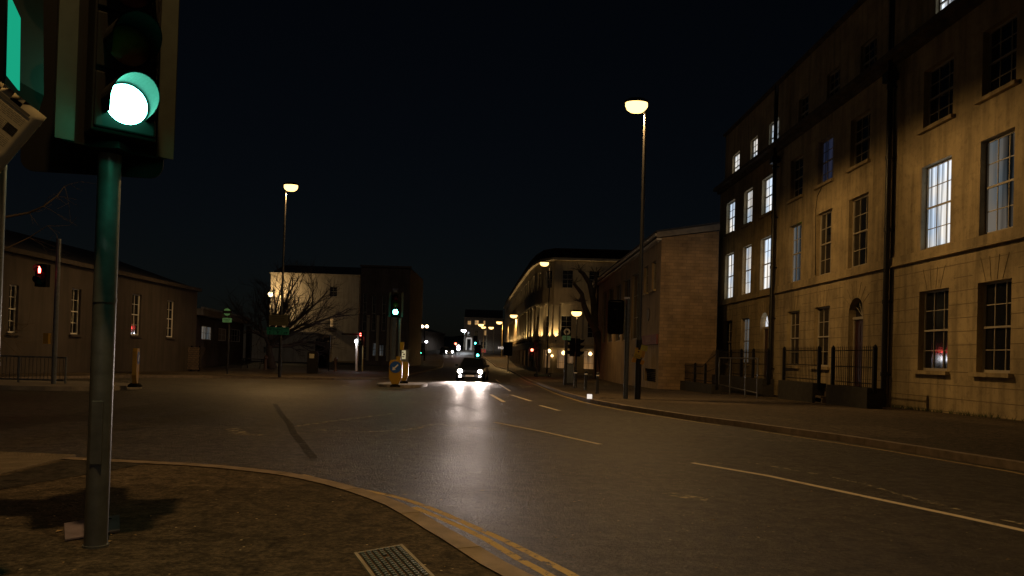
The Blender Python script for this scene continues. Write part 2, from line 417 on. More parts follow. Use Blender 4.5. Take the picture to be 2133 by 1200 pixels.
def text_mesh(name, s, size, m, parent, M, ext=0.001, align='CENTER'):
    c = bpy.data.curves.new(name, 'FONT'); c.body = s; c.size = size; c.extrude = ext; c.align_x = align; c.align_y = 'CENTER'; c.resolution_u = 2
    t = bpy.data.objects.new('tmp', c); col.objects.link(t)
    dg = bpy.context.evaluated_depsgraph_get()
    me = bpy.data.meshes.new_from_object(t.evaluated_get(dg))
    col.objects.unlink(t); bpy.data.objects.remove(t)
    me.transform(M); me.materials.clear(); me.materials.append(m)
    o = bpy.data.objects.new(name, me); col.objects.link(o); o.parent = parent
    return o

# ================================================================== GROUND
def road_sheet():
    mb = MB()
    ys = [-40, -20, -5, 0, 5, 10, 14] + [14 + 2*i for i in range(1, 19)] + [60, 80, 100, 110, 115, 120, 130, 140, 150, 160, 170, 180, 200, 240, 300, 700]
    xs = [-400, -150, -60, -30, -15, -5, 0, 5, 15, 30, 60, 150, 400]
    idx = {}
    for j, y in enumerate(ys):
        for i, x in enumerate(xs):
            idx[i, j] = len(mb.v); mb.v.append((x, y, gz(y)))
    for j in range(len(ys)-1):
        for i in range(len(xs)-1):
            mb.f.append((idx[i, j], idx[i+1, j], idx[i+1, j+1], idx[i, j+1])); mb.m.append(0)
    o = mb.build('road', ROAD, smooth=True); tag(o, kind='structure'); return o
road_sheet()

# near pavement -----------------------------------------------------
near_px = [(0, 949), (60, 951), (120, 953), (180, 956), (240, 959), (320, 963), (400, 967), (470, 972), (540, 979), (600, 987), (650, 995), (700, 1006), (750, 1020), (800, 1036), (840, 1052), (875, 1070), (900, 1084), (930, 1102), (960, 1120), (1000, 1143), (1050, 1172), (1100, 1199)]
near = [G(a, b, 0.1) for a, b in near_px]
near = [Vector((-45, 11.5, 0)), Vector((-18, 9.6, 0)), Vector((-9, 8.75, 0))] + near + [Vector((0.75, 3.1, 0)), Vector((1.15, 2.2, 0)), Vector((1.4, 0.8, 0)), Vector((1.45, -2, 0)), Vector((1.5, -30, 0))]
def edgez(i):           # dropped kerb at the crossing on the left, full height by the bend
    n = len(near)
    return 0.0
def normals2(pts):
    out = []
    for i in range(len(pts)):
        a = pts[max(0, i-1)]; b = pts[min(len(pts)-1, i+1)]
        t = (b-a); t.z = 0; t.normalize(); out.append(Vector((t.y * -1, t.x, 0)))   # points to the road side
    return out
nn = normals2(near)
inner = [p - n*0.14 for p, n in zip(near, nn)]
mb = MB()
C0 = Vector((-6, -4, 0))
ring2 = []
for i, p in enumerate(inner):
    d = (C0 - p).normalized() * 1.3; ring2.append(Vector((p.x+d.x, p.y+d.y, 0.0)))
for i in range(len(inner)-1):
    a = Vector((inner[i].x, inner[i].y, edgez(i))); b = Vector((inner[i+1].x, inner[i+1].y, edgez(i+1)))
    mb.quad(a, b, ring2[i+1], ring2[i]); mb.poly([ring2[i], ring2[i+1], C0])
mb.poly([ring2[-1], Vector((-45, -30, 0)), C0]); mb.poly([Vector((-45, -30, 0)), ring2[0], C0])
tag(mb.build('pavement_near', PAVE, smooth=False), kind='structure')
mb = MB()
acc = 0.0
for i in range(len(near)-1):
    z0, z1 = edgez(i)+0.008, edgez(i+1)+0.008
    a = Vector((near[i].x, near[i].y, z0)); b = Vector((near[i+1].x, near[i+1].y, z1))
    c = Vector((inner[i+1].x, inner[i+1].y, z1)); d = Vector((inner[i].x, inner[i].y, z0))
    mb.quad(a, b, c, d)
    lo = Vector((0, 0, -0.12)); mb.quad(Vector((a.x, a.y, -0.13)), Vector((b.x, b.y, -0.13)), b, a)
    L = (b-a).length
    acc += L
    if acc > 0.8:
        acc = 0; n = nn[i+1]; t = (b-a).normalized()
        mb.box(b - n*0.07 + Vector((0, 0, 0.0)), (0.012, 0.14, 0.004), 1, U=t, V=n, Wv=(0, 0, 1))
        mb.box(b + Vector((0, 0, -0.055)), (0.012, 0.006, 0.11), 1, U=t, V=n, Wv=(0, 0, 1))
tag(mb.build('kerb_near', [KERB, JOINT]), kind='structure')

# tactile paving at the crossing
cor = [G(-170, 951, 0.03), G(158, 962, 0.05), G(0, 992, 0.1), G(-240, 992, 0.1)]
for q in cor: q.z = 0.0
def bil(c, u, v): return (c[0]*(1-u)+c[1]*u)*(1-v) + (c[3]*(1-u)+c[2]*u)*v
def edge_h(p):      # pavement height near the dropped kerb
    return 0.012
mb = MB()
z_t = [0.012, 0.012, 0.012, 0.012]
for q, z in zip(cor, z_t): q.z = z
mb.prism(cor, (0, 0, -0.05))
for i in range(40):
    for j in range(14):
        p = bil(cor, (i+0.5)/40, (j+0.5)/14); mb.box(p + Vector((0, 0, 0.002)), (0.03, 0.03, 0.008))
tag(mb.build('tactile_paving', TILEP), kind='structure')
pt = [G(-240, 994, 0.1), G(5, 994, 0.1), G(160, 963, 0.055), G(345, 970, 0.06), G(0, 1022, 0.1), G(-240, 1040, 0.1)]
mb = MB(); mb.poly([Vector((p.x, p.y, 0.003)) for p in pt]); tag(mb.build('pavement_patch', PATCH), kind='structure')

# right pavement -----------------------------------------------------
rpx = [(2133, 966), (1990, 943), (1880, 926), (1750, 907), (1600, 887), (1440, 866), (1300, 845), (1230, 832), (1170, 816), (1120, 797), (1090, 786), (1078, 779)]
rk = [G(a, b, 0.1) for a, b in rpx]
rk = [Vector((rk[0].x+0.6, -30, 0)), Vector((rk[0].x+0.35, 4, 0))] + rk + [Vector((0.7, 90, 0)), Vector((-1.5, 120, 0)), Vector((-4, 150, 0)), Vector((-6, 176, 0))]
rk.sort(key=lambda p: p.y)
def rkx(y):
    for a, b in zip(rk, rk[1:]):
        if a.y <= y <= b.y: return a.x + (b.x-a.x)*(y-a.y)/(b.y-a.y)
    return rk[-1].x if y > rk[-1].y else rk[0].x
ysr = sorted(set([round(p.y, 3) for p in rk] + [8+2*i for i in range(25)] + [60, 70, 80, 100, 110, 130, 140, 160]))
mb = MB(); kb = MB(); acc = 0
for y0, y1 in zip(ysr, ysr[1:]):
    x0, x1 = rkx(y0), rkx(y1); z0, z1 = gz(y0)+0.1, gz(y1)+0.1
    mb.quad((x0+0.14, y0, z0), (60, y0, z0), (60, y1, z1), (x1+0.14, y1, z1))
    kb.quad((x0, y0, z0+.003), (x0+0.14, y0, z0+.003), (x1+0.14, y1, z1+.003), (x1, y1, z1+.003))
    kb.quad((x0, y0, z0-0.12), (x0, y0, z0+.003), (x1, y1, z1+.003), (x1, y1, z1-0.12))
tag(mb.build('pavement_right', PAVE), kind='structure')
y = 6.0
while y < 60:
    x = rkx(y); kb.box((x+0.07, y, gz(y)+0.102), (0.15, 0.014, 0.006), 1); kb.box((x-0.001, y, gz(y)+0.05), (0.006, 0.014, 0.11), 1); y += 0.92
tag(kb.build('kerb_right', [KERB, JOINT]), kind='structure')

# far left pavement
lk = [Vector((-200, 23.5, 0)), Vector((-30, 23.5, 0)), Vector((-19, 24, 0)), Vector((-17.6, 26, 0)), Vector((-17, 34, 0)), Vector((-14, 38.5, 0)), Vector((-9, 41.5, 0)), Vector((-7.4, 46, 0)), Vector((-6.8, 60, 0)), Vector((-7, 90, 0)), Vector((-9, 120, 0)), Vector((-12, 150, 0)), Vector((-14, 170, 0))]
mb = MB(); kb = MB()
for a, b in zip(lk, lk[1:]):
    za, zb = gz(a.y)+0.1, gz(b.y)+0.1
    n = 4
    for k in range(n):
        p = a.lerp(b, k/n); q = a.lerp(b, (k+1)/n); zp, zq = gz(p.y)+.1, gz(q.y)+.1
        kb.quad((p.x, p.y, zp-0.12), (q.x, q.y, zq-0.12), (q.x, q.y, zq+.003), (p.x, p.y, zp+.003))
ysl = sorted(set([24.0, 26, 30, 34, 38.5, 41.5, 46, 50, 60, 75, 90, 110, 120, 135, 150, 170]))
def lkx(y):
    for a, b in zip(lk[1:], lk[2:]):
        if a.y <= y <= b.y: return a.x + (b.x-a.x)*(y-a.y)/(b.y-a.y)
    return lk[-1].x
mb.quad((-200, 23.5, gz(23.5)+.1), (-30, 23.5, gz(23.5)+.1), (-19, 24, gz(24)+.1), (-200, 24, gz(24)+.1))
for y0, y1 in zip(ysl, ysl[1:]):
    mb.quad((-200, y0, gz(y0)+.1), (lkx(y0), y0, gz(y0)+.1), (lkx(y1), y1, gz(y1)+.1), (-200, y1, gz(y1)+.1))
tag(mb.build('pavement_left', PAVE), kind='structure')
tag(kb.build('kerb_left', KERB), kind='structure')

# painted lines -------------------------------------------------------
def strip(mb, pts, w, z=0.004):
    pts = [Vector((p.x, p.y, 0)) for p in pts]
    ns = normals2(pts)
    for i in range(len(pts)-1):
        L = (pts[i+1]-pts[i]).length; k = max(1, int(L/1.2))
        for j in range(k):
            a = pts[i].lerp(pts[i+1], j/k); b = pts[i].lerp(pts[i+1], (j+1)/k)
            na = ns[i].lerp(ns[i+1], j/k); nb = ns[i].lerp(ns[i+1], (j+1)/k)
            q = [a-na*w/2, b-nb*w/2, b+nb*w/2, a+na*w/2]
            mb.quad(*[Vector((p.x, p.y, gz(p.y)+z)) for p in q])
mb = MB()
seg = near[10:]; sn = nn[10:]
strip(mb, [G(*q) for q in ((629, 990), (709, 1011), (768, 1025), (815, 1035), (858, 1046), (907, 1064), (976, 1094), (1046, 1127), (1115, 1162), (1184, 1198), (1262, 1242))], 0.06)
strip(mb, [G(*q) for q in ((862, 1058), (907, 1078), (959, 1101), (1011, 1126), (1080, 1166), (1132, 1195), (1200, 1236))], 0.06)
tag(mb.build('yellow_lines_near', YLINE), kind='structure')
mb = MB()
rl = [Vector((rkx(y), y, 0)) for y in [2, 5, 7, 9, 11, 13, 15, 17, 19, 21, 23, 25, 28, 31, 35, 40, 46, 52, 60]]
strip(mb, [p - Vector((0.2, 0, 0)) for p in rl], 0.07)
tag(mb.build('yellow_lines_right', YLINE), kind='structure')
def gl(mb, px, w, z=0.004): strip(mb, [G(a, b) for a, b in px], w, z)
mb = MB()
gl(mb, [(1442, 965), (1600, 992), (1800, 1035), (2000, 1078), (2200, 1122)], 0.085)
gl(mb, [(1125, 845), (1165, 856)], 0.1); gl(mb, [(1065, 823), (1106, 836)], 0.1); gl(mb, [(1040, 801), (1063, 815)], 0.1)
gl(mb, [(1033, 791), (1042, 797)], 0.1); gl(mb, [(1030, 880), (1130, 900), (1250, 926)], 0.09)
gl(mb, [(1022, 822), (1050, 838)], 0.12)
tag(mb.build('white_lines', WLINE), kind='structure')
mb = MB()
gl(mb, [(1560, 965), (1700, 990), (1800, 1010), (1900, 1040), (2000, 1064), (2133, 1095)], 0.06, 0.008)
gl(mb, [(1480, 965), (1540, 970)], 0.05)
gl(mb, [(480, 893), (505, 905), (550, 907)], 0.22)
gl(mb, [(610, 890), (680, 880), (770, 868), (820, 862)], 0.14); gl(mb, [(650, 896), (760, 900), (850, 896), (905, 885)], 0.14)
gl(mb, [(905, 884), (1000, 893), (1080, 897)], 0.1); gl(mb, [(715, 876), (780, 880)], 0.08)
gl(mb, [(1388, 1028), (1430, 1036), (1475, 1042)], 0.16)
# direction arrow in the far lane
a = G(1063, 797); b = G(1102, 806)
strip(mb, [G(1060, 800), G(1085, 804)], 0.14); mb.poly([Vector((p.x, p.y, gz(p.y)+.005)) for p in (G(1078, 800), G(1088, 809), G(1113, 806))])
tag(mb.build('worn_road_markings', WFADE), kind='structure')
# dark reinstated trench in the carriageway
mb = MB(); gl(mb, [(572, 842), (582, 858), (590, 870), (603, 884), (612, 905), (628, 922), (640, 940), (655, 958)], 0.10, 0.007)
gl(mb, [(912, 836), (960, 845), (1000, 858)], 0.06, 0.007)
tag(mb.build('tar_seams', worn_paint('tar_seal', (0.022, 0.019, 0.016), 0.46)), kind='structure')

# traffic islands ------------------------------------------------------
def island(name, label, cx, cy, rx, ry, h=0.12, mt=CONC):
    mb = MB(); n = 28; top = []; bot = []
    for k in range(n):
        a = 2*math.pi*k/n; c, s = math.cos(a), math.sin(a)
        x = cx + rx*math.copysign(abs(c)**0.7, c); yy = cy + ry*math.copysign(abs(s)**0.7, s)
        top.append(Vector((x, yy, gz(yy)+h))); bot.append(Vector((x, yy, gz(yy)-0.02)))
    mb.poly(top)
    for k in range(n): mb.quad(bot[k], bot[(k+1) % n], top[(k+1) % n], top[k])
    o = mb.build(name, mt); tag(o, kind='structure'); return o
bl = G(823, 806)          # keep-left bollard on the middle island
i1 = Vector((bl.x+0.15, bl.y+1.5, 0))
island('traffic_island', '', i1.x, i1.y, 1.0, 2.6)
mb = MB()
pts = []
for k in range(0, 33):
    a = 2*math.pi*k/32; pts.append(Vector((i1.x-0.3 + 2.1*math.cos(a), i1.y - 0.3 + 4.3*math.sin(a), 0)))
strip(mb, pts, 0.1)
tag(mb.build('island_outline', WFADE), kind='structure')
b2 = G(281, 806)
island('traffic_island.001', '', b2.x-3.4, b2.y-2.2, 4.3, 2.5)

# hill behind the town --------------------------------------------------
mb = MB(); hx = []; n = 60
for i in range(n+1):
    x = -420 + i*14; z = 9 + 7*math.sin(x*0.011+1) + 3*math.sin(x*0.05) + random.uniform(-.6, .6)
    hx.append((x, z))
for (xa, za), (xb, zb) in zip(hx, hx[1:]):
    mb.quad((xa, 300, 5), (xb, 300, 5), (xb, 420, za), (xa, 420, za)); mb.quad((xa, 420, za), (xb, 420, zb), (xb, 700, 4), (xa, 700, 4))
tag(mb.build('hill', mat('dark_grass', (0.03, 0.035, 0.02), 0.95)), kind='structure')

# ================================================================== FACADES
def facade(mb, O, U, W_, z0, z1, opens, depth=0.28, back=True, mi=0, N=None):
    """flat wall from O along U; opens = (u0,u1,za,zb,arch); reveals go in by depth"""
    O = Vector(O); U = Vector(U).normalized(); Nn = Vector(N).normalized() if N else Vector((U.y, -U.x, 0)); Z = Vector((0, 0, 1))
    P = lambda u, z, d=0: O + U*u + Z*z - Nn*d
    us = sorted(set([0, W_] + [q for o in opens for q in (o[0], o[1])]))
    zs = sorted(set([z0, z1] + [q for o in opens for q in (o[2], o[3])]))
    for ua, ub in zip(us, us[1:]):
        for za, zb in zip(zs, zs[1:]):
            um, zm = (ua+ub)/2, (za+zb)/2
            if any(o[0] < um < o[1] and o[2] < zm < o[3] for o in opens): continue
            mb.quad(P(ua, za), P(ub, za), P(ub, zb), P(ua, zb), mi)
    for o in opens:
        u0, u1, za, zb = o[:4]; arch = len(o) > 4 and o[4]
        if arch:
            r = (u1-u0)/2; sp = zb - r; uc = (u0+u1)/2; k = 12
            arc = [(uc - r*math.cos(math.pi*i/k), sp + r*math.sin(math.pi*i/k)) for i in range(k+1)]
            half = k//2
            mb.poly([P(u0, zb)] + [P(*q) for q in arc[:half+1]][::1], mi)
            mb.poly([P(u1, zb)] + [P(*q) for q in arc[half:]][::-1], mi)
            for a_, b_ in zip(arc, arc[1:]): mb.quad(P(*a_), P(*b_), P(*b_, depth), P(*a_, depth), mi)
            mb.quad(P(u0, za), P(u0, sp), P(u0, sp, depth), P(u0, za, depth), mi)
            mb.quad(P(u1, za), P(u1, sp), P(u1, sp, depth), P(u1, za, depth), mi)
        else:
            mb.quad(P(u0, za), P(u0, zb), P(u0, zb, depth), P(u0, za, depth), mi)
            mb.quad(P(u1, za), P(u1, zb), P(u1, zb, depth), P(u1, za, depth), mi)
            mb.quad(P(u0, zb), P(u1, zb), P(u1, zb, depth), P(u0, zb, depth), mi)
        mb.quad(P(u0, za), P(u1, za), P(u1, za, depth), P(u0, za, depth), mi)
    return P

def body(mb, O, U, W_, D, z0, z1, mi=0, N=None, inset=0.35):
    """back, sides and top closing a building behind its facade"""
    O = Vector(O); U = Vector(U).normalized(); Nn = Vector(N).normalized() if N else Vector((U.y, -U.x, 0)); Z = Vector((0, 0, 1))
    P = lambda u, z, d=0: O + U*u + Z*z - Nn*d
    mb.quad(P(0, z0), P(0, z1), P(0, z1, D), P(0, z0, D), mi); mb.quad(P(W_, z0), P(W_, z1), P(W_, z1, D), P(W_, z0, D), mi)
    mb.quad(P(0, z0, D), P(W_, z0, D), P(W_, z1, D), P(0, z1, D), mi); mb.quad(P(0, z1), P(W_, z1), P(W_, z1, D), P(0, z1, D), mi)
    mb.quad(P(0, z0, inset), P(W_, z0, inset), P(W_, z1-.02, inset), P(0, z1-.02, inset), 1 if mi == 0 else mi)

def sash(parent, P, u0, u1, za, zb, d, glass, frame=SASH, cols=3, rows=4, sill=True, meet=True, name='window', sillm=None, extra=None):
    """sash window: frame mesh with glazing bars, pane and sill as its children"""
    A = P(0, 0, 0); U = (P(1, 0, 0)-A); Nn = A - P(0, 0, 1); Z = Vector((0, 0, 1))
    mb = MB(); t = 0.05
    def bar(ua, ub, zA, zB, dd=0.0, th=0.045):
        c = P((ua+ub)/2, (zA+zB)/2, d - 0.005 - dd); mb.box(c, (ub-ua, th, zB-zA), 0, U=U, V=Nn, Wv=Z)
    bar(u0, u0+t, za, zb); bar(u1-t, u1, za, zb); bar(u0+t, u1-t, zb-t, zb); bar(u0+t, u1-t, za, za+0.07)
    zm = (za+zb)/2
    if meet: bar(u0+t, u1-t, zm-0.025, zm+0.025, 0.02)
    for i in range(1, cols):
        u = u0 + (u1-u0)*i/cols; bar(u-0.011, u+0.011, za+0.07, zb-t, -0.006, 0.022)
    for j in range(1, rows):
        z = za + (zb-za)*j/rows
        if meet and abs(z-zm) < 0.05: continue
        bar(u0+t, u1-t, z-0.011, z+0.011, -0.008, 0.02)
    w = mb.build(name, frame, parent)
    g = MB(); g.quad(P(u0+.01, za, d+0.015), P(u1-.01, za, d+0.015), P(u1-.01, zb, d+0.015), P(u0+.01, zb, d+0.015))
    g.build('pane', glass, w)
    if sill:
        s_ = MB(); s_.box(P((u0+u1)/2, za-0.055, -0.04+ d/2), (u1-u0+0.24, d+0.16, 0.10), 0, U=U, V=Nn, Wv=Z); s_.build('sill', sillm or STONE, w)
    return w

# ================================================================== TERRACE
XF = 11.85
def fy(px, py): return PX(px, py, XF).y
ya = fy(1495, 640); yb = fy(1617, 560); yc = fy(1858, 560); yd = 9.0
ZB = -0.6
rows_ = {'g': (1.02, 3.25), '1': (4.43, 6.80), '2': (7.87, 9.56), 'a': (10.75, 12.10)}
def cols_of(lst): return [tuple(sorted((fy(a, p), fy(b, p)))) for a, b, p in lst]
H = [
 dict(y=(yb, ya), cols=cols_of([(1511, 1527, 560), (1547, 1563, 560), (1584, 1606, 560)]), door=2,
      g=[DGLASS, LITD, None], f=[LITC, LITC, LITC], s=[LITC, LITC, LITC], a=[LITC, LITC, LITC],
      label='Georgian terraced house with nine lit windows, farthest in the stone row beside the block-walled hall'),
 dict(y=(yc, yb), cols=cols_of([(1644, 1668, 520), (1701, 1731, 500), (1769, 1806, 475)]), door=2,
      g=[DGLASS, DGLASS, None], f=[LITD, DGLASS, DGLASS], s=[DGLASS, LITB, DGLASS], a=[DGLASS, DGLASS, DGLASS],
      label='Georgian terraced house with green blinds and dark arched door, middle of the stone row'),
 dict(y=(yd, yc), cols=cols_of([(1921, 1978, 430), (2044, 2109, 380), (2215, 2310, 350)]), door=None,
      g=[DGLASS, DGLASS, DGLASS], f=[LITC, LITD, DGLASS], s=[DGLASS, DGLASS, DGLASS], a=[LITC, DGLASS, DGLASS],
      label='Georgian terraced house with tall bright curtained first-floor window, nearest in the stone row'),
]
for h in H:
    y0, y1 = h['y']; W_ = y1 - y0
    t = thing('terraced_house', h['label'], 'house', (XF, y0, gz(y0)+.1), 'terraced houses along the right pavement')
    cols_ = [(a-y0, b-y0) for a, b in h['cols']]
    opens = []; wins = []
    for i, (u0, u1) in enumerate(cols_):
        for r_ in ('g', '1', '2', 'a'):
            za, zb = rows_[r_]
            gl_ = {'g': h['g'], '1': h['f'], '2': h['s'], 'a': h['a']}[r_][i]
            if r_ == 'g' and i == h['door']:
                uc = (u0+u1)/2; r0 = 0.53; opens.append((uc-r0, uc+r0, 0.25, 3.38, True)); door_u = (uc-r0, uc+r0); continue
            pad = 0.05 if r_ != 'a' else -0.02
            uc = (u0+u1)/2; hw = (u1-u0)/2 + pad
            hw = max(hw, 0.5)
            if r_ == 'a': hw -= 0.06
            opens.append((uc-hw, uc+hw, za, zb)); wins.append((uc-hw, uc+hw, za, zb, gl_, r_))
    mb = MB()
    N_ = (-1, 0, 0)
    lo = [o for o in opens if o[2] < 10]; hi = [o for o in opens if o[2] >= 10]
    P = facade(mb, (XF, y0, 0), (0, 1, 0), W_, ZB, 10.35, lo, 0.26, N=N_)
    P2 = facade(mb, (XF+0.22, y0, 0), (0, 1, 0), W_, 10.35, 13.55, hi, 0.2, N=N_)
    body(mb, (XF+0.22, y0, 0), (0, 1, 0), W_, 9.0, ZB, 13.55, N=N_, inset=0.6)
    mb.quad((XF, y0, ZB), (XF, y0, 10.35), (XF+.22, y0, 10.35), (XF+.22, y0, ZB)); mb.quad((XF, y1, ZB), (XF, y1, 10.35), (XF+.22, y1, 10.35), (XF+.22, y1, ZB))
    # rusticated joints of the ground storey and the fans of voussoirs (part of the wall mesh)
    ztop = 4.12
    z = -0.05; gopens = [o for o in lo if o[2] < 3]
    while z < ztop-0.1:
        segs = [(0.12, W_-0.12)]
        for o in gopens:
            if o[2] - 0.05 < z < o[3] + (0.55 if z > o[3] else 0):
                ext = 0.0 if z < o[3]-0.35 or len(o) < 5 else 0.12
                if z > o[3]: ext = 0.22
                if len(o) > 4 and z > o[3]-0.5: ext = 0.3 + 0.2*max(0, z-o[3]+.5)
                ns_ = []
                for a_, b_ in segs:
                    if b_ < o[0]-ext or a_ > o[1]+ext: ns_.append((a_, b_)); continue
                    if a_ < o[0]-ext: ns_.append((a_, o[0]-ext))
                    if b_ > o[1]+ext: ns_.append((o[1]+ext, b_))
                segs = ns_
        for a_, b_ in segs:
            if b_-a_ > 0.1: mb.box((XF-0.001, y0+(a_+b_)/2, z), (0.006, b_-a_, 0.018), 1)
        z += 0.352
    for o in gopens:
        uc = (o[0]+o[1])/2; top = o[3]
        if len(o) > 4:
            r0 = (o[1]-o[0])/2
            for k in range(-3, 4):
                a_ = k*R(19) ; ca, sa = math.cos(a_), math.sin(a_)
                p1 = Vector((XF-0.002, y0+uc+sa*(r0+.02), o[3]-r0+ca*(r0+.02))); p2 = Vector((XF-0.002, y0+uc+sa*(r0+0.55), o[3]-r0+ca*(r0+.55)))
                mb.tube([p1, p2], 0.009, 4, 1)
        else:
            for k in (-2, -0.7, 0.7, 2):
                p1 = Vector((XF-0.002, y0+uc+k*0.16, top+.02)); p2 = Vector((XF-0.002, y0+uc+k*0.27, top+0.62)); mb.tube([p1, p2], 0.009, 4, 1)
    wall = mb.build('wall', [STONE, JOINT], t)
    # string course, cornice, parapet coping, plinth
    b_ = MB(); b_.box((XF-0.035, y0+W_/2, 4.275), (0.07, W_-0.01, 0.25)); b_.box((XF-0.06, y0+W_/2, 4.135), (0.12, W_-0.01, 0.035)); b_.build('string_course', STONE, t)
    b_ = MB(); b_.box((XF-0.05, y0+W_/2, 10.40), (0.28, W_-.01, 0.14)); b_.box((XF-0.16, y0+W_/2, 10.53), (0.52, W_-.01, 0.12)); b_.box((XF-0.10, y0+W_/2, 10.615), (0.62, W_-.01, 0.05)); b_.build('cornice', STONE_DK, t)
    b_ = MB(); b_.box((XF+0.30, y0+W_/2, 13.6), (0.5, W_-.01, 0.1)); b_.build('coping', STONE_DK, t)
    b_ = MB(); b_.prism([(XF+0.35, y0+.01, 13.65), (XF+5, y0+.01, 15.6), (XF+9, y0+.01, 13.65)], (0, W_-.02, 0)); b_.build('roof', SLATE, t)
    for (u0, u1, za, zb, gm, r_) in wins:
        PP = P2 if r_ == 'a' else P
        w = sash(t, PP, u0, u1, za, zb, 0.18 if r_ != 'a' else 0.13, gm, frame=SASH, cols=3, rows=4, sill=(r_ in 'g2'))
        if h is H[1] and u0 == wins[0][0] and r_ in 'g1' or (h is H[1] and r_ in 'g1' and abs(u0-wins[1][0]) < 0.01):
            g = MB(); uu = u0 + (u1-u0)*0.12; z_lo = zb-(zb-za)*0.5
            g.box(PP(uu+0.10, (z_lo+zb)/2-.03, 0.187), (0.2, 0.004, zb-z_lo-.1), 0, U=(0, 1, 0), V=(1, 0, 0)); g.build('blind', LITG, w)
    if h['door'] is not None:
        u0, u1 = door_u; uc = (u0+u1)/2; dm = MB()
        dm.box(P(uc, 1.45, 0.235), (u1-u0-.12, 0.05, 2.35), 0, U=(0, 1, 0), V=(1, 0, 0))
        for du in (-0.22, 0.22):
            for zc_, hh in ((0.8, 0.55), (1.5, 0.55), (2.2, 0.6)):
                dm.box(P(uc+du, zc_, 0.205), (0.3, 0.02, hh), 0, U=(0, 1, 0), V=(1, 0, 0))
        d_ = dm.build('door', DOORM, t)
        k_ = MB(); k_.lathe([(0.0, -0.03), (0.035, -0.02), (0.035, 0.02), (0.0, 0.03)], P(uc-0.38, 1.25, 0.15), 10); k_.build('door_knob', STEEL, d_)
        fr = MB(); fr.box(P(uc, 2.70, 0.20), (u1-u0-.01, 0.12, 0.09), 0, U=(0, 1, 0), V=(1, 0, 0))
        for s_ in (-1, 1): fr.box(P(uc+s_*((u1-u0)/2-.03), 1.45, 0.22), (0.055, 0.1, 2.42), 0, U=(0, 1, 0), V=(1, 0, 0))
        fr.build('door_frame', SASH, t)
        fl = MB(); r0 = (u1-u0)/2-.02; zc_ = 3.38-(u1-u0)/2
        arc = [P(uc-r0*math.cos(math.pi*i/14), max(zc_+r0*math.sin(math.pi*i/14), 2.75), 0.24) for i in range(15)]
        fl.poly([P(uc-r0, 2.75, .24)] + arc + [P(uc+r0, 2.75, .24)])
        f_ = fl.build('fanlight', FAN if h is H[0] else DGLASS, t)
        sp_ = MB()
        for i in range(1, 6):
            a_ = math.pi*i/6; sp_.tube([P(uc, 2.77, .225), P(uc-r0*math.cos(a_), zc_+r0*math.sin(a_)-0.02, .225)], 0.012, 5)
        sp_.build('glazing_bars', SASH, f_)
        st = MB(); yy = y0+uc
        st.box((XF-0.5, yy, 0.11), (1.2, 1.4, 0.2)); st.box((XF-1.25, yy, -0.04), (0.3, 1.4, 0.2)); st.box((XF-.5, yy, -0.25), (1.8, 1.6, 0.5)); st.build('doorstep', STONE_DK, t)
    # soil pipe on the party line
    if h is not H[0]:
        p_ = MB(); yy = y1-0.06 if h is H[1] else y1-0.05
        p_.tube([(XF-0.20, yy, -0.4), (XF-0.20, yy, 13.2)], 0.085, 10)
        for zz in (0.8, 3.0, 5.2, 7.4, 9.6): p_.tube([(XF-0.20, yy, zz), (XF-0.20, yy, zz+0.12)], 0.105, 10)
        p_.box((XF-0.22, yy, 9.95), (0.3, 0.34, 0.3)); p_.box((XF-0.05, yy, 9.95), (0.1, 0.2, 0.2))
        for zz in (0.85, 3.05, 5.25, 7.45, 9.65): p_.box((XF-0.07, yy, zz), (0.16, 0.06, 0.05))
        p_.build('drainpipe', BLACK, t, smooth=True)
    if h is H[1]:
        p_ = MB(); p_.box((XF-0.02, y0+0.2, 4.9), (0.05, 0.36, 11.0)); p_.build('pilaster_strip', STONE_DK, t)
        w_ = MB(); pts_ = [(XF-.012, fy(1699, 560), 4.5), (XF-.012, fy(1699, 480), 7.0), (XF-.012, fy(1703, 420), 7.5), (XF-.012, fy(1712, 395), 7.75)]
        w_.tube(pts_, 0.012, 5); w_.build('cable', BLACKM, t)
# weeds and moss along the foot of the wall
mb = MB()
for k in range(170):
    y = random.uniform(14, 23); x = XF - random.uniform(0, 0.25); z = gz(y)+0.1
    for j in range(5):
        a = random.uniform(0, 6.28); l = random.uniform(0.04, 0.13); dx, dy = math.cos(a)*l, math.sin(a)*l
        mb.poly([(x, y-.012, z), (x, y+.012, z), (x+dx*.5-abs(dy)*.1, y+dy*.5, z+l*1.2)])
tag(mb.build('weeds', mat('weed_leaf', (0.05, 0.06, 0.02), 0.9)), 'low weeds growing along the foot of the nearest house wall', 'weeds', kind='stuff')

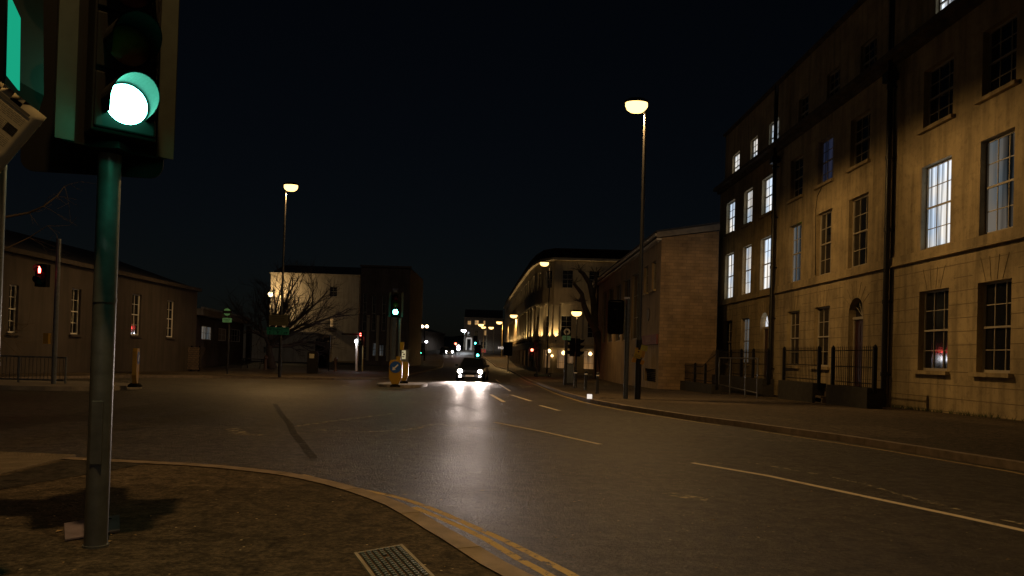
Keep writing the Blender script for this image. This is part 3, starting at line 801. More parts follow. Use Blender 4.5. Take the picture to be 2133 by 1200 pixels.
# ================================================================== RAILINGS AND PLINTH
XR = 10.55
def rail_run(name, label, y0, y1, ztop, zlow, step_y=None, drop=0.0, group=None, X=XR, plinth=0.5, post_at=None):
    """black iron railing on a low stone plinth, running along the pavement"""
    t = thing(name, label, 'railing', (X, y0, gz(y0)+.1), group)
    zb = gz(y0)+.05
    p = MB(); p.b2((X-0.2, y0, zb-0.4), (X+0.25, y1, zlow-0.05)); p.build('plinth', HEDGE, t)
    m = MB(); n = int((y1-y0)/0.125)
    def zt(y):
        if step_y is None: return ztop
        return ztop if y < step_y else ztop - drop*min(1, (y-step_y)/1.2)
    for i in range(n+1):
        y = y0 + (y1-y0)*i/max(1, n); m.tube([(X, y, zlow-0.06), (X, y, zt(y)+0.03), (X, y, zt(y)+0.10)], [0.009, 0.009, 0.001], 5)
    m.build('bars', IRON, t)
    k = 8
    for q in (lambda y: zt(y)-0.05, lambda y: zt(y)-(zt(y)-zlow)*0.5, lambda y: zlow+0.07):
        r = MB(); r.tube([(X, y0+(y1-y0)*i/k, q(y0+(y1-y0)*i/k)) for i in range(k+1)], 0.016, 4); r.build('rail', IRON, t)
    for y in (post_at or [y0, y1]):
        q = MB(); q.b2((X-0.05, y-0.05, zlow-0.2), (X+0.05, y+0.05, zt(y)+0.02)); q.lathe([(0.06, 0), (0.065, 0.02), (0.04, 0.06), (0.0, 0.1)], (X, y, zt(y)+0.02), 8)
        q.build('post', IRON, t)
    return t
def rfy(px, py): return PX(px, py, XR).y
ytop = lambda px: PX(px, 725, XR).z
y_a = rfy(1822, 770); y_b = rfy(1735, 770); y_c = rfy(1706, 770); y_d = rfy(1633, 770)
rail_run('iron_railing', 'black iron railing on its low wall, right beside the dark arched door', y_a, y_b, 1.60, 0.52, group='iron railings before the terrace')
rail_run('iron_railing', 'black iron railing on its low wall under the second house windows', y_c, y_d, 1.62, 0.52, group='iron railings before the terrace')
y_e = rfy(1600, 770); y_f = rfy(1492, 770)
rail_run('iron_railing', 'black iron railing behind the silver barrier before the farthest terraced house', y_e, y_f, 1.58, 0.5, group='iron railings before the terrace', post_at=[y_e, y_e+1.8, y_e+3.4, y_e+5, y_f])
# lower railing stepping down towards the hall
X2 = 9.0
y_g = PX(1485, 770, X2).y; y_h = PX(1392, 770, X2).y
rail_run('iron_railing', 'lower black railing stepping down to the block-walled hall', y_g-0.6, y_h, 1.5, 0.15, step_y=y_g, drop=0.6, group='iron railings before the terrace', X=X2, post_at=[y_g-.6, y_g+1.2, y_g+3])
# silver barrier
t = thing('steel_barrier', 'silver tube barrier standing in front of the black railings, four shining uprights', 'barrier', G(1540, 812, .1))
XB = 9.3
ys_ = [PX(q, 780, XB).y for q in (1498, 1521, 1553, 1578)]
m = MB(); m.tube([(XB, ys_[0], 1.25), (XB, ys_[-1], 1.25)], 0.025, 8); m.build('rail', STEEL, t)
m = MB(); m.tube([(XB, ys_[0], 0.12), (XB, ys_[-1], 0.0)], 0.02, 8); m.build('rail', STEEL, t)
for i, y in enumerate(ys_):
    m = MB(); m.tube([(XB, y, -0.42 if i in (1, 2) else -.4), (XB, y, 1.25)], 0.026, 10); m.build('upright', STEEL, t, smooth=True)

# ================================================================== HALL
cp = G(1370, 811, .1); XH = cp.x; YH = cp.y
YH2 = PX(1238, 690, XH).y
t = thing('hall', 'stone hall with glazed bays, pale gutter and block side wall, left of the terrace', 'hall', (XH, YH, gz(YH)+.1))
zt_ = 7.1
W_ = YH2-YH; mb = MB()
def hu(px, py): return PX(px, py, XH).y - YH
def hz(px, py): return PX(px, py, XH).z
ops = []; wl = []
zA, zB_ = hz(1330, 706), hz(1330, 566)
bays = [(1329, 1316), (1311, 1297), (1293, 1281), (1277, 1266), (1263, 1255)]
for a, b in bays:
    u0, u1 = hu(a, 640), hu(b, 640); ops.append((u0, u1, zA, zB_)); wl.append((u0, u1, zA, zB_, 1))
zC, zD = hz(1352, 608), hz(1352, 551)
for a, b in ((1366, 1358), (1350, 1342)):
    u0, u1 = hu(a, 580), hu(b, 580); ops.append((u0, u1, zC, zD)); wl.append((u0, u1, zC, zD, 2))
for a, b in ((1248.5, 1246), (1244, 1241.5)):
    u0, u1 = hu(a, 730), hu(b, 730); zz0, zz1 = hz(1245, 742), hz(1245, 724); ops.append((u0, u1, zz0, zz1)); wl.append((u0, u1, zz0, zz1, 3))
u0, u1 = hu(1366, 780), hu(1343, 780); ops.append((u0, u1, hz(1354, 795), hz(1354, 768))); wl.append((u0, u1, hz(1354, 795), hz(1354, 768), 4))
P = facade(mb, (XH, YH, 0), (0, 1, 0), W_, -1.2, zt_, ops, 0.22, N=(-1, 0, 0))
xr = PY(1494, 640, YH).x
mb.quad((XH, YH2, -1.2), (XH+9, YH2, -1.2), (XH+9, YH2, zt_+1.4), (XH, YH2, zt_))
mb.quad((XH+9, YH2, -1.2), (XH+9, YH2, zt_+1.4), (xr, YH, zt_+.42), (xr, YH, -1.2))
mb.quad((XH+.35, YH+.02, -1.2), (XH+.35, YH2, -1.2), (XH+.35, YH2, zt_), (XH+.35, YH+.02, zt_), 1)
mb.build('wall', [mat('hall_stone', (0.26, 0.19, 0.11), 0.85, var=0.2, scale=0.8, bump=0.2, stain=0.3), JOINT], t)
b_ = MB(); b_.quad((XH, YH, -1.2), (xr, YH, -1.2), (xr, YH, zt_+.42), (XH, YH, zt_)); b_.build('side_wall', BRICK, t)
b_ = MB(); b_.prism([(XH-.25, YH-.06, zt_), (xr+.02, YH-.06, zt_+.47), (xr+.02, YH-.06, zt_+.77), (XH-.25, YH-.06, zt_+.26)], (0, .05, 0)); b_.build('bargeboard', mat('grey_trim', (0.2, .17, .13), .7), t)
b_ = MB(); b_.prism([(XH-.3, YH-.02, zt_+.26), (xr, YH-.02, zt_+.8), (XH+9, YH2+.2, zt_+1.7), (XH-.3, YH2+.2, zt_+.26)], (0, 0, .08)); b_.build('roof', SLATE, t)
b_ = MB(); b_.b2((XH-.34, YH-.04, zt_+.08), (XH-.22, YH2+.2, zt_+.2)); b_.b2((XH-.24, YH, zt_-.12), (XH-.01, YH2+.1, zt_-.02)); b_.build('gutter', mat('pale_gutter', (0.5, .45, .36), .5), t)
b_ = MB(); b_.tube([(XH-.06, YH2-2.1, -.5), (XH-.06, YH2-2.1, zt_-.1)], .05, 8); b_.build('downpipe', BLACKM, t)
for (u0, u1, za, zb, k) in wl:
    if k == 1:
        w = sash(t, P, u0, u1, za, zb, 0.12, DGLASS, frame=mat('grey_frame', (.16, .15, .13), .5), cols=2, rows=3, sill=False, meet=False)
    elif k == 2: sash(t, P, u0, u1, za, zb, 0.12, DGLASS, frame=MATS['grey_frame'], cols=1, rows=3, sill=True, meet=False)
    elif k == 3: sash(t, P, u0, u1, za, zb, 0.12, DGLASS, frame=BLACKM, cols=1, rows=1, sill=False, meet=False)
    else:
        v = MB()
        for j in range(7): v.box(P((u0+u1)/2, za+(zb-za)*(j+.5)/7, .15), (u1-u0, .1, .03), 0, U=(0, 1, 0), V=(1, 0, 0), Wv=(0, 0, 1))
        v.build('vent', BLACKM, t)
# board over the door, wall plaque
b_ = MB(); q0, q1 = hu(1371, 708), hu(1338, 708); b_.box((XH-.05, YH+(q0+q1)/2, hz(1355, 708)), (.1, abs(q1-q0), .5)); nb = b_.build('notice_board', mat('dull_red_board', (.14, .035, .03), .6), t)
text_mesh('lettering', 'FLOORS', 0.36, mat('dull_cream_letter', (.3, .22, .17), .6), nb, Matrix.Translation((-.105, YH+(q0+q1)/2-t.location.y, hz(1355, 708)-t.location.z)) @ Matrix.Rotation(R(-90), 4, 'Z') @ Matrix.Rotation(R(90), 4, 'X'))
b_ = MB(); b_.tube([(XH-.04, YH+hu(1351, 655), hz(1351, 655)-.0), (XH+.0, YH+hu(1351, 655), hz(1351, 655))], .35, 20); b_.build('plaque', mat('dark_plaque', (.04, .025, .02), .5), t)

# ================================================================== CORNER BUILDING WITH LIT PILASTERS
YB = 78.0
t = thing('corner_building', 'large cream corner building with uplit pilasters above ground floor shop windows', 'building', (6, YB, gz(YB)+.1))
fp = [PY(1237, 700, YB+0.0), PY(1150, 700, YB+0.5)]
base = [Vector((16, YB, 0)), Vector((PY(1152, 700, YB).x, YB+.3, 0)), Vector((PY(1128, 700, YB+2).x, YB+2.0, 0)), Vector((PY(1112, 700, YB+6).x, YB+6, 0)), Vector((PY(1100, 700, YB+12).x, YB+12, 0)), Vector((PY(1082, 700, YB+28).x, YB+28, 0)), Vector((PY(1062, 700, YB+55).x, YB+55, 0)), Vector((PY(1050, 700, YB+85).x, YB+85, 0))]
sz = lambda py: PY(1190, py, YB).z
z_fas, z_str, z_top1, z_u0, z_u1, z_par = sz(726), sz(713), sz(632), sz(600), sz(562), sz(540)
z_mans = sz(517)
wallm = [PLASTER, DARKR]
wall = MB(); wins = []; pil = []
for si in range(len(base)-1):
    a, b = base[si], base[si+1]; U = (b-a); Lw = U.length; U = U.normalized(); N_ = Vector((-U.y, U.x, 0))
    if N_.y > 0.3 or (abs(N_.y) < .3 and N_.x > 0): N_ = -N_
    nb_ = max(1, round(Lw/ (3.3 if si else 2.9))); bw = Lw/nb_
    ops = []
    for k in range(nb_):
        c = (k+.5)*bw; hw = min(1.0, bw*.32)
        ops += [(c-hw, c+hw, gz(a.y)+.5, z_fas-.15)]
        ops += [(c-.55, c+.55, z_str+.5, z_str+2.7), (c-.55, c+.55, z_u0, z_u1)]
    g0 = gz(max(a.y, b.y))
    P = facade(wall, a, U, Lw, min(gz(a.y), -0.6)-.3, z_par, ops, .3, N=N_)
    rise = 0
    wins.append((P, ops, U, N_, Lw, nb_, bw))
    # backing and parapet
    wall.quad(P(0, -1, .34), P(Lw, -1, .34), P(Lw, z_par, .34), P(0, z_par, .34), 1)
    wall.quad(P(0, z_par, 0), P(Lw, z_par, 0), P(Lw, z_par, 1.2), P(0, z_par, 1.2), 1)
    wall.quad(P(0, z_par, 1.2), P(Lw, z_par, 1.2), P(Lw, z_mans, 2.6), P(0, z_mans, 2.6), 1)
wall.poly([(p.x, p.y, z_mans) for p in base] + [(16, YB+85, z_mans)], 1)
wall.quad((16, YB, -1), (16, YB+85, -1), (16, YB+85, z_mans), (16, YB, z_mans), 1)
wall.build('wall', wallm, t)
st = MB(); pl = MB(); fa = MB()
for (P, ops, U, N_, Lw, nb_, bw) in wins:
    mid = Lw/2; Z = Vector((0, 0, 1))
    st.box(P(mid, z_str-.1, -.13), (Lw+.15, .26, .18), 0, U=U, V=N_, Wv=Z); st.box(P(mid, z_fas, -.05), (Lw+.05, .12, .1), 0, U=U, V=N_, Wv=Z); st.box(P(mid, z_par+.02, -.1), (Lw+.15, .5, .25), 0, U=U, V=N_, Wv=Z)
    st.box(P(mid, z_top1+.0, -.05), (Lw+.1, .16, .2), 0, U=U, V=N_, Wv=Z)
st.build('string_course', PLASTER, t)
litset = {(0, 0), (0, 2), (0, 3)}
for wi, (P, ops, U, N_, Lw, nb_, bw) in enumerate(wins):
    for k in range(nb_+1):
        p_ = MB(); u = min(max(k*bw, .28), Lw-.28)
        p_.box(P(u, (z_str+z_top1)/2, -.1), (.5, .2, z_top1-z_str-.1), 0, U=U, V=N_, Wv=Vector((0, 0, 1)))
        p_.box(P(u, z_str+.16, -.12), (.6, .25, .25), 0, U=U, V=N_, Wv=Vector((0, 0, 1))); p_.box(P(u, z_top1-.25, -.12), (.6, .25, .2), 0, U=U, V=N_, Wv=Vector((0, 0, 1)))
        if wi < 6: p_.build('pilaster', PLASTER, t)
    for k in range(nb_):
        o3 = ops[3*k:3*k+3]
        u0, u1, za, zb = o3[0]
        if wi < 5:
            sash(t, P, u0, u1, za, zb, .2, LITS if wi < 2 or k % 2 else DGLASS, frame=DARKR, cols=3, rows=3, sill=False, meet=False, name='shop_window')
            for o_ in o3[1:]: sash(t, P, *o_[:4], .2, DGLASS, frame=SASH, cols=2, rows=4, sill=False)
        # uplighters on the string course wash the pilasters
    if wi < 6:
        for k in range(nb_+1):
            if (wi == 0 and k in (1, 3)): continue
            u = min(max(k*bw, .3), Lw-.3); c = P(u, z_str+.1, -.42)
            f_ = MB(); f_.lathe([(.05, -.06), (.09, 0), (.09, .06)], c, 8); f_o = f_.build('uplighter', BLACKM, t)
            lamp_light('uplight', 'SPOT', c + Vector((0, 0, .12)), 420 if wi else 620, (1.0, .68, .3), f_o, .05, spot=70, blend=.8, rot=(R(180), 0, 0))
# shop lamps inside the ground floor windows
P, ops, U, N_, Lw, nb_, bw = wins[0]
for px, py, rr in ((1144, 731, .2), (1150, 741, .14), (1140, 739, .1), (1174, 735, .22), (1229.5, 737, .2)):
    q = PY(px, py, YB-.0); b_ = MB(); b_.lathe([(0.02, -rr), (rr*.8, -rr*.6), (rr, 0), (rr*.7, rr*.6), (.02, rr)], q, 10)
    b_.build('hanging_globe', emit('warm_globe', (1, .62, .25), 5), t, smooth=True)
b_ = MB(); q = PY(1048, 725, YB+50)
text_mesh('lit_sign', 'HOTEL', .62, emit('white_sign', (1, .85, .75), 1.2), t, Matrix.Translation(PY(1049, 725, YB+56)-t.location) @ Matrix.Rotation(R(90), 4, 'X'))

# ================================================================== FAR HOUSES
def simple_house(name, label, cat, pa, pb, zt, zb, wallm, D=9, winspec=(), roof=True, group=None, frame=SASH, roofh=2.0):
    """front between points pa (left) and pb (right), facing the street; winspec: (px0, px1, py0, py1, glass)"""
    a = Vector((pa[0], pa[1], 0)); b = Vector((pb[0], pb[1], 0)); U = (b-a); Lw = U.length; U.normalize(); N_ = Vector((U.y, -U.x, 0))
    t = thing(name, label, cat, (a.x, a.y, zb), group)
    mb = MB(); ops = []; gl_ = []
    def hit(px, py):
        d = ray(px, py); o = Vector((0, 0, CAMH)); k = (a-o).dot(N_)/d.dot(N_); q = o+d*k; return (q-a).dot(U), q.z
    for w in winspec:
        u0, z1 = hit(w[0], w[2]); u1, z0 = hit(w[1], w[3])
        u0, u1 = max(.02, min(u0, u1)), min(Lw-.02, max(u0, u1)); z0 = max(z0, zb+.05); z1 = min(z1, zt-.05)
        if u1-u0 < .1 or z1-z0 < .1: continue
        ops.append((u0, u1, z0, z1, len(w) > 6 and w[6] == 'arch')); gl_.append(w[4:])
    P = facade(mb, a, U, Lw, zb-1, zt, ops, .2, N=N_)
    body(mb, a, U, Lw, D, zb-1, zt, N=N_, inset=.3)
    mb.build('wall', [wallm, DARKR], t)
    c_ = MB(); c_.box(P(Lw/2, zt+.05, -.08), (Lw+.2, .35, .2), 0, U=U, V=N_); c_.build('cornice', wallm, t)
    if roof:
        r_ = MB(); r_.prism([P(0, zt+.16, .1), P(0, zt+roofh, D/2), P(0, zt+.16, D-.1)], U*Lw); r_.build('roof', SLATE, t)
    for o, g in zip(ops, gl_):
        sash(t, P, o[0], o[1], o[2], o[3] if not o[4] else o[3], .14, g[0], frame=g[1] if len(g) > 1 and g[1] else frame, cols=2, rows=4 if o[3]-o[2] > 1.2 else 2, sill=True, meet=True, sillm=wallm)
    return t, P, U, N_
# house closing the view at the top of the street
Yd = 178
pa = PY(966, 700, Yd); pb = PY(1046, 700, Yd); zb = gz(Yd)+.1
t, P, U, N_ = simple_house('far_house', 'small pale three-storey house closing the view at the top of the street', 'house', pa, pb, PY(1000, 663, Yd).z, zb, mat('pinkish_render', (.2, .16, .12), .9, stain=.2), D=8,
    winspec=[(974, 981, 668, 676.5, LITW), (989, 997, 667, 677, LITW), (1007, 1011, 668, 677, LITW), (974, 980, 688, 700, DGLASS), (989, 996, 688, 700, DGLASS), (1009, 1013, 688, 699, LITW), (987, 998, 708, 728, DGLASS), (1001, 1014, 712, 726, DGLASS)], roofh=2.2)
b_ = MB(); q0 = PY(971, 729, Yd-.1); q1 = PY(982, 705, Yd-.1)
for x in (q0.x, q1.x): b_.b2((x-.14, Yd-.2, q0.z), (x+.14, Yd-.05, q1.z))
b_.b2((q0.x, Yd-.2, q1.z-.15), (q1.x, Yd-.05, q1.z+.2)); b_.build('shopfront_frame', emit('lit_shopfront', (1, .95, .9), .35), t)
b_ = MB(); b_.b2((q0.x+.15, Yd-.08, q0.z), (q1.x-.15, Yd-.04, q1.z-.2)); b_.build('shop_door', DGLASS, t)
# dark rows stepping up the left of the far street
for nm, lb, px0, y0, px1, y1, pt_, m_ in (
    ('far_terrace', 'unlit dark terrace on the left of the far street, beside the twin lamps', 848, 120, 872, 150, 655, DARKR),
    ('far_terrace', 'low dark block behind the twin lamps, farther up the left side of the street', 876, 165, 925, 185, 690, DARKR)):
    pa = PY(px0, 730, y0); pb = PY(px1, 730, y1)
    simple_house(nm, lb, 'building', (pa.x, pa.y), (pb.x, pb.y), PY(px0, pt_, y0).z, gz(y0), m_, D=14)
# brown building right of the big white one
Yg = 88
pa = PY(748, 700, Yg); pb = PY(851, 700, Yg)
spec = [(757, 762, 610, 690, DGLASS), (776, 781, 615, 690, DGLASS), (797, 802, 615, 690, DGLASS), (776, 786, 714, 742, LITD), (790, 798, 718, 742, LITD), (803, 812, 718, 742, DGLASS), (757, 763, 722, 748, DGLASS)]
t, P, U, N_ = simple_house('brown_building', 'tall brown building with narrow windows between the pale block and the green light', 'building', (pa.x, pa.y), (pb.x, pb.y), PY(790, 556, Yg).z, gz(Yg)+.1, DARKR, D=14, winspec=spec, roof=False)
b_ = MB(); Lw = (pb-pa).length; Ux = U
for px in (766, 786, 808, 815):
    p_ = MB(); u = (PY(px, 720, Yg)-pa).dot(U); p_.box(P(u, 2.6, -.1), (.3, .2, 5.2), 0, U=U, V=N_); p_.build('pilaster', PLASTER, t)
# big pale building behind the bare tree
Yp = 112
pa = PY(560, 700, Yp); pb = PY(745, 700, Yp)
spec = [(687, 702, 597, 618, DGLASS), (566, 576, 617, 652, LITW, SASH, 'arch'), (588, 602, 619, 655, LITW, SASH, 'arch'), (687, 694, 663, 681, LITW)]  # arch panes glow in place of lantern light falling on them
t, P, U, N_ = simple_house('pale_building', 'large pale rendered building behind the bare tree, lamplit arches at its left', 'building', (pa.x, pa.y), (pb.x, pb.y), PY(650, 572, Yp).z, gz(50)+.1, PLASTER_W, D=14, winspec=spec)
b_ = MB(); q = PY(690, 684, Yp-.4); b_.b2((q.x-.9, Yp-.8, q.z-.15), (q.x+.7, Yp, q.z)); 
for k in range(9): b_.tube([(q.x-.85+k*.19, Yp-.75, q.z), (q.x-.85+k*.19, Yp-.75, q.z+1.0)], .02, 5)
b_.tube([(q.x-.9, Yp-.75, q.z+1), (q.x+.7, Yp-.75, q.z+1)], .03, 5); b_.build('balcony', IRON, t)
# wall lantern on it
q = PY(563, 613, Yp-1.4)
wl_ = thing('wall_lantern', 'bright warm lantern on a bracket at the left corner of the pale building', 'lamp', q)
b_ = MB(); b_.lathe([(.05, -.34), (.3, -.25), (.38, 0), (.3, .25), (.05, .34)], q, 12); b_.build('globe', emit('lantern_glow', (1, .75, .4), 12), wl_, smooth=True)
b_ = MB(); b_.tube([q+Vector((0, 0, .25)), q+Vector((0, 1.4, .5))], .05, 6); b_.build('bracket', IRON, wl_)
lamp_light('lantern_light', 'POINT', q-Vector((-.6, .9, 0)), 800, (1, .68, .32), wl_, .3)
# low annex left of it
pa = PY(503, 720, 96); pb = PY(662, 720, 96)
t, P, U, N_ = simple_house('annex', 'low pale annex wall behind the trunk of the bare tree', 'building', (pa.x, pa.y), (pb.x, pb.y), PY(600, 693, 96).z, gz(96)+.1, PLASTER_W, D=8, winspec=[(548, 553, 722, 736, DGLASS)], roof=False)
# left: brown building with tall windows
Yl = 42
pa = Vector((-20.3, 26, 0)); pb = Vector((-20.3, 51.2, 0))
spec = [(276, 292, 611, 699, DGLASS, WHITE), (349, 362, 625, 703, DGLASS, WHITE), (150, 166, 600, 697, DGLASS, WHITE), (20, 36, 592, 694, DGLASS, WHITE)]
t, P, U, N_ = simple_house('brown_rendered_building', 'low brown rendered building with tall narrow white-barred windows, far left behind the signal pole', 'building', (pa.x, pa.y), (pb.x, pb.y), 4.75, gz(Yl)+.1, BROWNR, D=14, winspec=spec, roofh=2.4)
# pavilion with cornice of dentils
a = PY(405, 660, 58); b = PY(508, 672, 78)
t = thing('pavilion', 'small dark pavilion with pale dentilled eaves beside the round sign', 'pavilion', (a.x, a.y, gz(58)+.1))
U = Vector((b.x-a.x, b.y-a.y, 0)); Lw = U.length; U.normalize(); N_ = Vector((U.y, -U.x, 0)); zt2 = PY(405, 641, 58).z; zb2 = gz(60)
A0 = Vector((a.x, a.y, 0)); mb = MB()
ops = [(Lw*.12, Lw*.30, 1.6, 2.7), (Lw*.42, Lw*.6, 1.6, 2.7), (Lw*.68, Lw*.93, 1.6, 2.8)]
P = facade(mb, A0, U, Lw, zb2-.5, zt2, ops, .2, N=N_); body(mb, A0, U, Lw, 8, zb2-.5, zt2, N=N_, inset=.3); mb.build('wall', [DARKR, DARKR], t)
for i, o in enumerate(ops): sash(t, P, *o, .12, [LITD, mat('pale_blind', (.35, .3, .22), .8), DGLASS][i], frame=WHITE, cols=2+(i == 2)*2, rows=2, sill=False, meet=False)
b_ = MB(); b_.box(P(Lw/2, zt2-.32, -.3), (Lw+.6, .7, .42), 0, U=U, V=N_); b_.build('fascia', PLASTER_W, t)
b_ = MB()
for k in range(34): b_.box(P(Lw*(k+.5)/34, zt2+.02, -.5), (.2, .2, .2), 0, U=U, V=N_)
b_.box(P(Lw/2, zt2-.09, -.35), (Lw+.8, .8, .06), 0, U=U, V=N_); b_.build('dentils', PLASTER_W, t)
b_ = MB(); b_.box(P(Lw-.3, 1.2, -.6), (.5, .5, 4.2), 0, U=U, V=N_); b_.build('column', BROWNR, t)

# wicker hoarding and low fence before it
q0 = PY(381, 745, 50); q1 = PY(438, 742, 52)
t = thing('hoarding', 'low lattice hoarding beside the pavement in front of the pavilion', 'hoarding', (q0.x, 50, gz(50)+.1))
b_ = MB(); b_.b2((q0.x, 50, gz(50)+.2), (q1.x, 50.06, 1.0)); b_.build('panel', mat('tan_board', (.3, .2, .13), .8), t)
b_ = MB()
for k in range(12):
    x = q0.x+(q1.x-q0.x)*k/12; b_.tube([(x, 49.98, gz(50)+.2), (x+.5, 49.98, 1.0)], .015, 4); b_.tube([(x+.4, 49.97, gz(50)+.2), (x, 49.97, 1.0)], .015, 4)
b_.build('lattice', BROWNR, t)
for k in range(3):
    p_ = MB(); x = q0.x+(q1.x-q0.x)*k/2; p_.b2((x-.05, 50.06, gz(50)), (x+.05, 50.14, 1.1)); p_.build('post', BLACKM, t)

# ================================================================== STREET LAMPS
WARM = (1.0, 0.58, 0.21)
bowl_mat = emit('sodium_bowl', (1.0, 0.62, 0.2), 3.6)
bowl_white = emit('white_bowl', (0.95, 0.95, 1.0), 14)
def street_lamp(label, base, head, energy=0, colr=WARM, bm=None, pr=(0.085, 0.045), scale=1.0, pm=GALV, spot=171, blend=.3, group='street lamps', base_box=True):
    base = Vector(base); head = Vector(head)
    t = thing('street_lamp', label, 'street lamp', base, group)
    top = Vector((base.x, base.y, head.z+0.10)); d = head-top; d.z = 0
    dn = d.normalized() if d.length > .01 else Vector((-1, 0, 0))
    p = MB()
    hgt = top.z-base.z
    p.tube([base, base+Vector((0, 0, hgt*.2))], pr[0], 12); p.tube([base+Vector((0, 0, hgt*.2)), base+Vector((0, 0, hgt*.21)), top], [pr[0], pr[1]*1.3, pr[1]], 12)
    p.build('pole', pm, t, smooth=True)
    a = MB(); a.tube([top-Vector((0, 0, .12)), top, head - dn*0.12*scale + Vector((0, 0, .1))], .03, 8); a.build('arm', pm, t, smooth=True)
    sd = Vector((-dn.y, dn.x, 0))
    h = MB(); L_ = .30*scale; w_ = .20*scale
    c0 = head + Vector((0, 0, .05))
    for k, (f0, z0) in enumerate(((1, 0), )):
        pts = [c0 + dn*(L_*math.cos(a_)) + sd*(w_*math.sin(a_)) for a_ in [2*math.pi*i/16 for i in range(16)]]
        h.prism(pts, (0, 0, .05*scale)); pts2 = [c0 + Vector((0, 0, .05*scale)) + dn*(L_*.7*math.cos(a_)) + sd*(w_*.7*math.sin(a_)) for a_ in [2*math.pi*i/16 for i in range(16)]]; h.prism(pts2, (0, 0, .05*scale))
    hd = h.build('lantern', BLACKM, t)
    g = MB(); n = 16; rings = []
    for rr, zz in ((.92, .05), (.93, -.04), (.8, -.13), (.5, -.19), (.02, -.21)):
        st = len(g.v)
        for i in range(n):
            a_ = 2*math.pi*i/n; g.v.append(tuple(head + dn*(L_*rr*math.cos(a_)) + sd*(w_*rr*math.sin(a_)) + Vector((0, 0, zz*scale))))
        rings.append(st)
    for r0, r1 in zip(rings, rings[1:]):
        for i in range(n): g.f.append((r0+i, r0+(i+1) % n, r1+(i+1) % n, r1+i)); g.m.append(0)
    g.build('bowl', bm or bowl_mat, hd, smooth=True)
    if energy: lamp_light('lamp_light', 'SPOT', head - Vector((0, 0, .24*scale)), energy, colr, t, .09, spot=spot, blend=blend)
    return t

def at_base(px, py, off=.1): return G(px, py, off)
def lamp_px(label, bpx, bpy, hpx, hpy, energy=0, **k):
    b = G(bpx, bpy, .1); h = PY(hpx, hpy, b.y); return street_lamp(label, b, h, energy, **k)
lamp1 = lamp_px('tallest street lamp, on the right pavement, black pole with yellow notices tied to it', 1328, 832, 1326, 218, 2000, spot=179, blend=.22, pr=(.095, .05), scale=1.25, pm=BLACK)
b = PY(582, 786, 40); b.z = gz(40)+.1
lamp2 = street_lamp('tall street lamp left of centre whose pole carries the green direction sign', b, PY(606, 388, 40), 1900, spot=156, blend=.4, scale=1.3, pm=BLACK)
b = PY(1139, 779, 73); b.z = gz(73)+.1
lamp3 = street_lamp('street lamp with dark pole in front of the corner building, beside the electric scooter', b, PY(1134, 548, 73), 160, pm=BLACK, scale=1.5)
b = PY(1198, 790, 52); b.z = gz(52)+.1
lamp4 = street_lamp('short street lamp with bright pole top above the dark traffic light heads', b, PY(1201, 651, 52), 300, scale=1.25, pm=BLACK)
far = [(1079, 1070, 657, 112, 'far street lamp with cream pole against the left end of the uplit pilasters'),
       (1045, 1040, 671, 140, 'far street lamp just left of the uplit pilasters, second in the row'),
       (1027, 1023, 682, 165, 'far street lamp at the right edge of the small pale house'),
       (1012, 1007, 681, 172, 'far street lamp right of the lit upper window of the small pale house'),
       (1006, 1002, 676, 150, 'far street lamp standing before the lit upper windows of the small pale house'),]
for pxp, hx_, hy_, Y, lb in far:
    b = PY(pxp, 740, Y); b.z = gz(Y)+.1
    street_lamp(lb, b, PY(hx_, hy_, Y), 1500 if Y < 145 else 0, scale=1.9, pm=mat('cream_pole', (.4, .33, .2), .6))
b = PY(967, 735, 170); b.z = gz(170)+.1
street_lamp('white far lamp at the left corner of the small pale house', b, PY(966, 688, 170), 900, colr=(.9, .95, 1), bm=bowl_white, scale=1.9)
b = PY(884, 745, 120); b.z = gz(120)+.1
t = thing('twin_street_lamp', 'far lamp post with two warm heads side by side, left of the hill road', 'street lamp', b, 'street lamps')
p = MB(); hd = PY(884, 681, 120); p.tube([b, hd], [.12, .06], 8); p.tube([PY(879, 681, 120)+Vector((0, 0, .3)), PY(889, 681, 120)+Vector((0, 0, .3))], .05, 6); p.build('pole', BLACKM, t)
for q in (879, 889):
    g = MB(); c = PY(q, 680, 120); g.lathe([(.05, -.24), (.22, -.17), (.3, 0), (.2, .17), (.05, .24)], c, 12); g.build('globe', emit('far_globe', (1, .7, .4), 8), t, smooth=True)
b = PY(888, 740, 135); b.z = gz(135)+.1
t = thing('white_globe_lamp', 'small white globe lamp on a thin pale pole below the twin lamps', 'lamp', b)
p = MB(); hd = PY(888, 712, 135); p.tube([b, hd], .07, 8); p.build('pole', GALV, t)
g = MB(); g.lathe([(.05, -.22), (.2, -.14), (.27, 0), (.2, .14), (.05, .22)], hd, 12); g.build('globe', emit('white_globe', (.95, .92, 1), 8), t, smooth=True)
b = PY(956, 740, 150); b.z = gz(150)+.1
t = thing('crossing_beacon', 'white crossing lamp glowing next to the far red signal', 'lamp', b)
p = MB(); p.tube([b, PY(955, 724, 150)], .08, 8); p.build('pole', GALV, t)
for yy in (722, 727):
    g = MB(); hd = PY(955, yy, 150); g.lathe([(.05, -.3), (.25, -.2), (.34, 0), (.25, .2), (.05, .3)], hd, 12); g.build('globe', MATS['white_globe'], t, smooth=True)
b = PY(743, 752, 62); b.z = gz(62)+.1
t = thing('globe_lamp', 'white globe crossing lamp on a pale post under the red signal', 'lamp', b)
p = MB(); hd = PY(743, 711, 62); p.tube([b, hd], .09, 10); p.build('pole', WHITE, t, smooth=True)
g = MB(); g.lathe([(.04, -.17), (.14, -.11), (.18, 0), (.14, .11), (.04, .17)], hd, 14); g.build('globe', MATS['white_globe'], t, smooth=True)
lamp_light('globe_light', 'POINT', hd-Vector((0, .3, 0)), 60, (.95, .95, 1), t, .15)

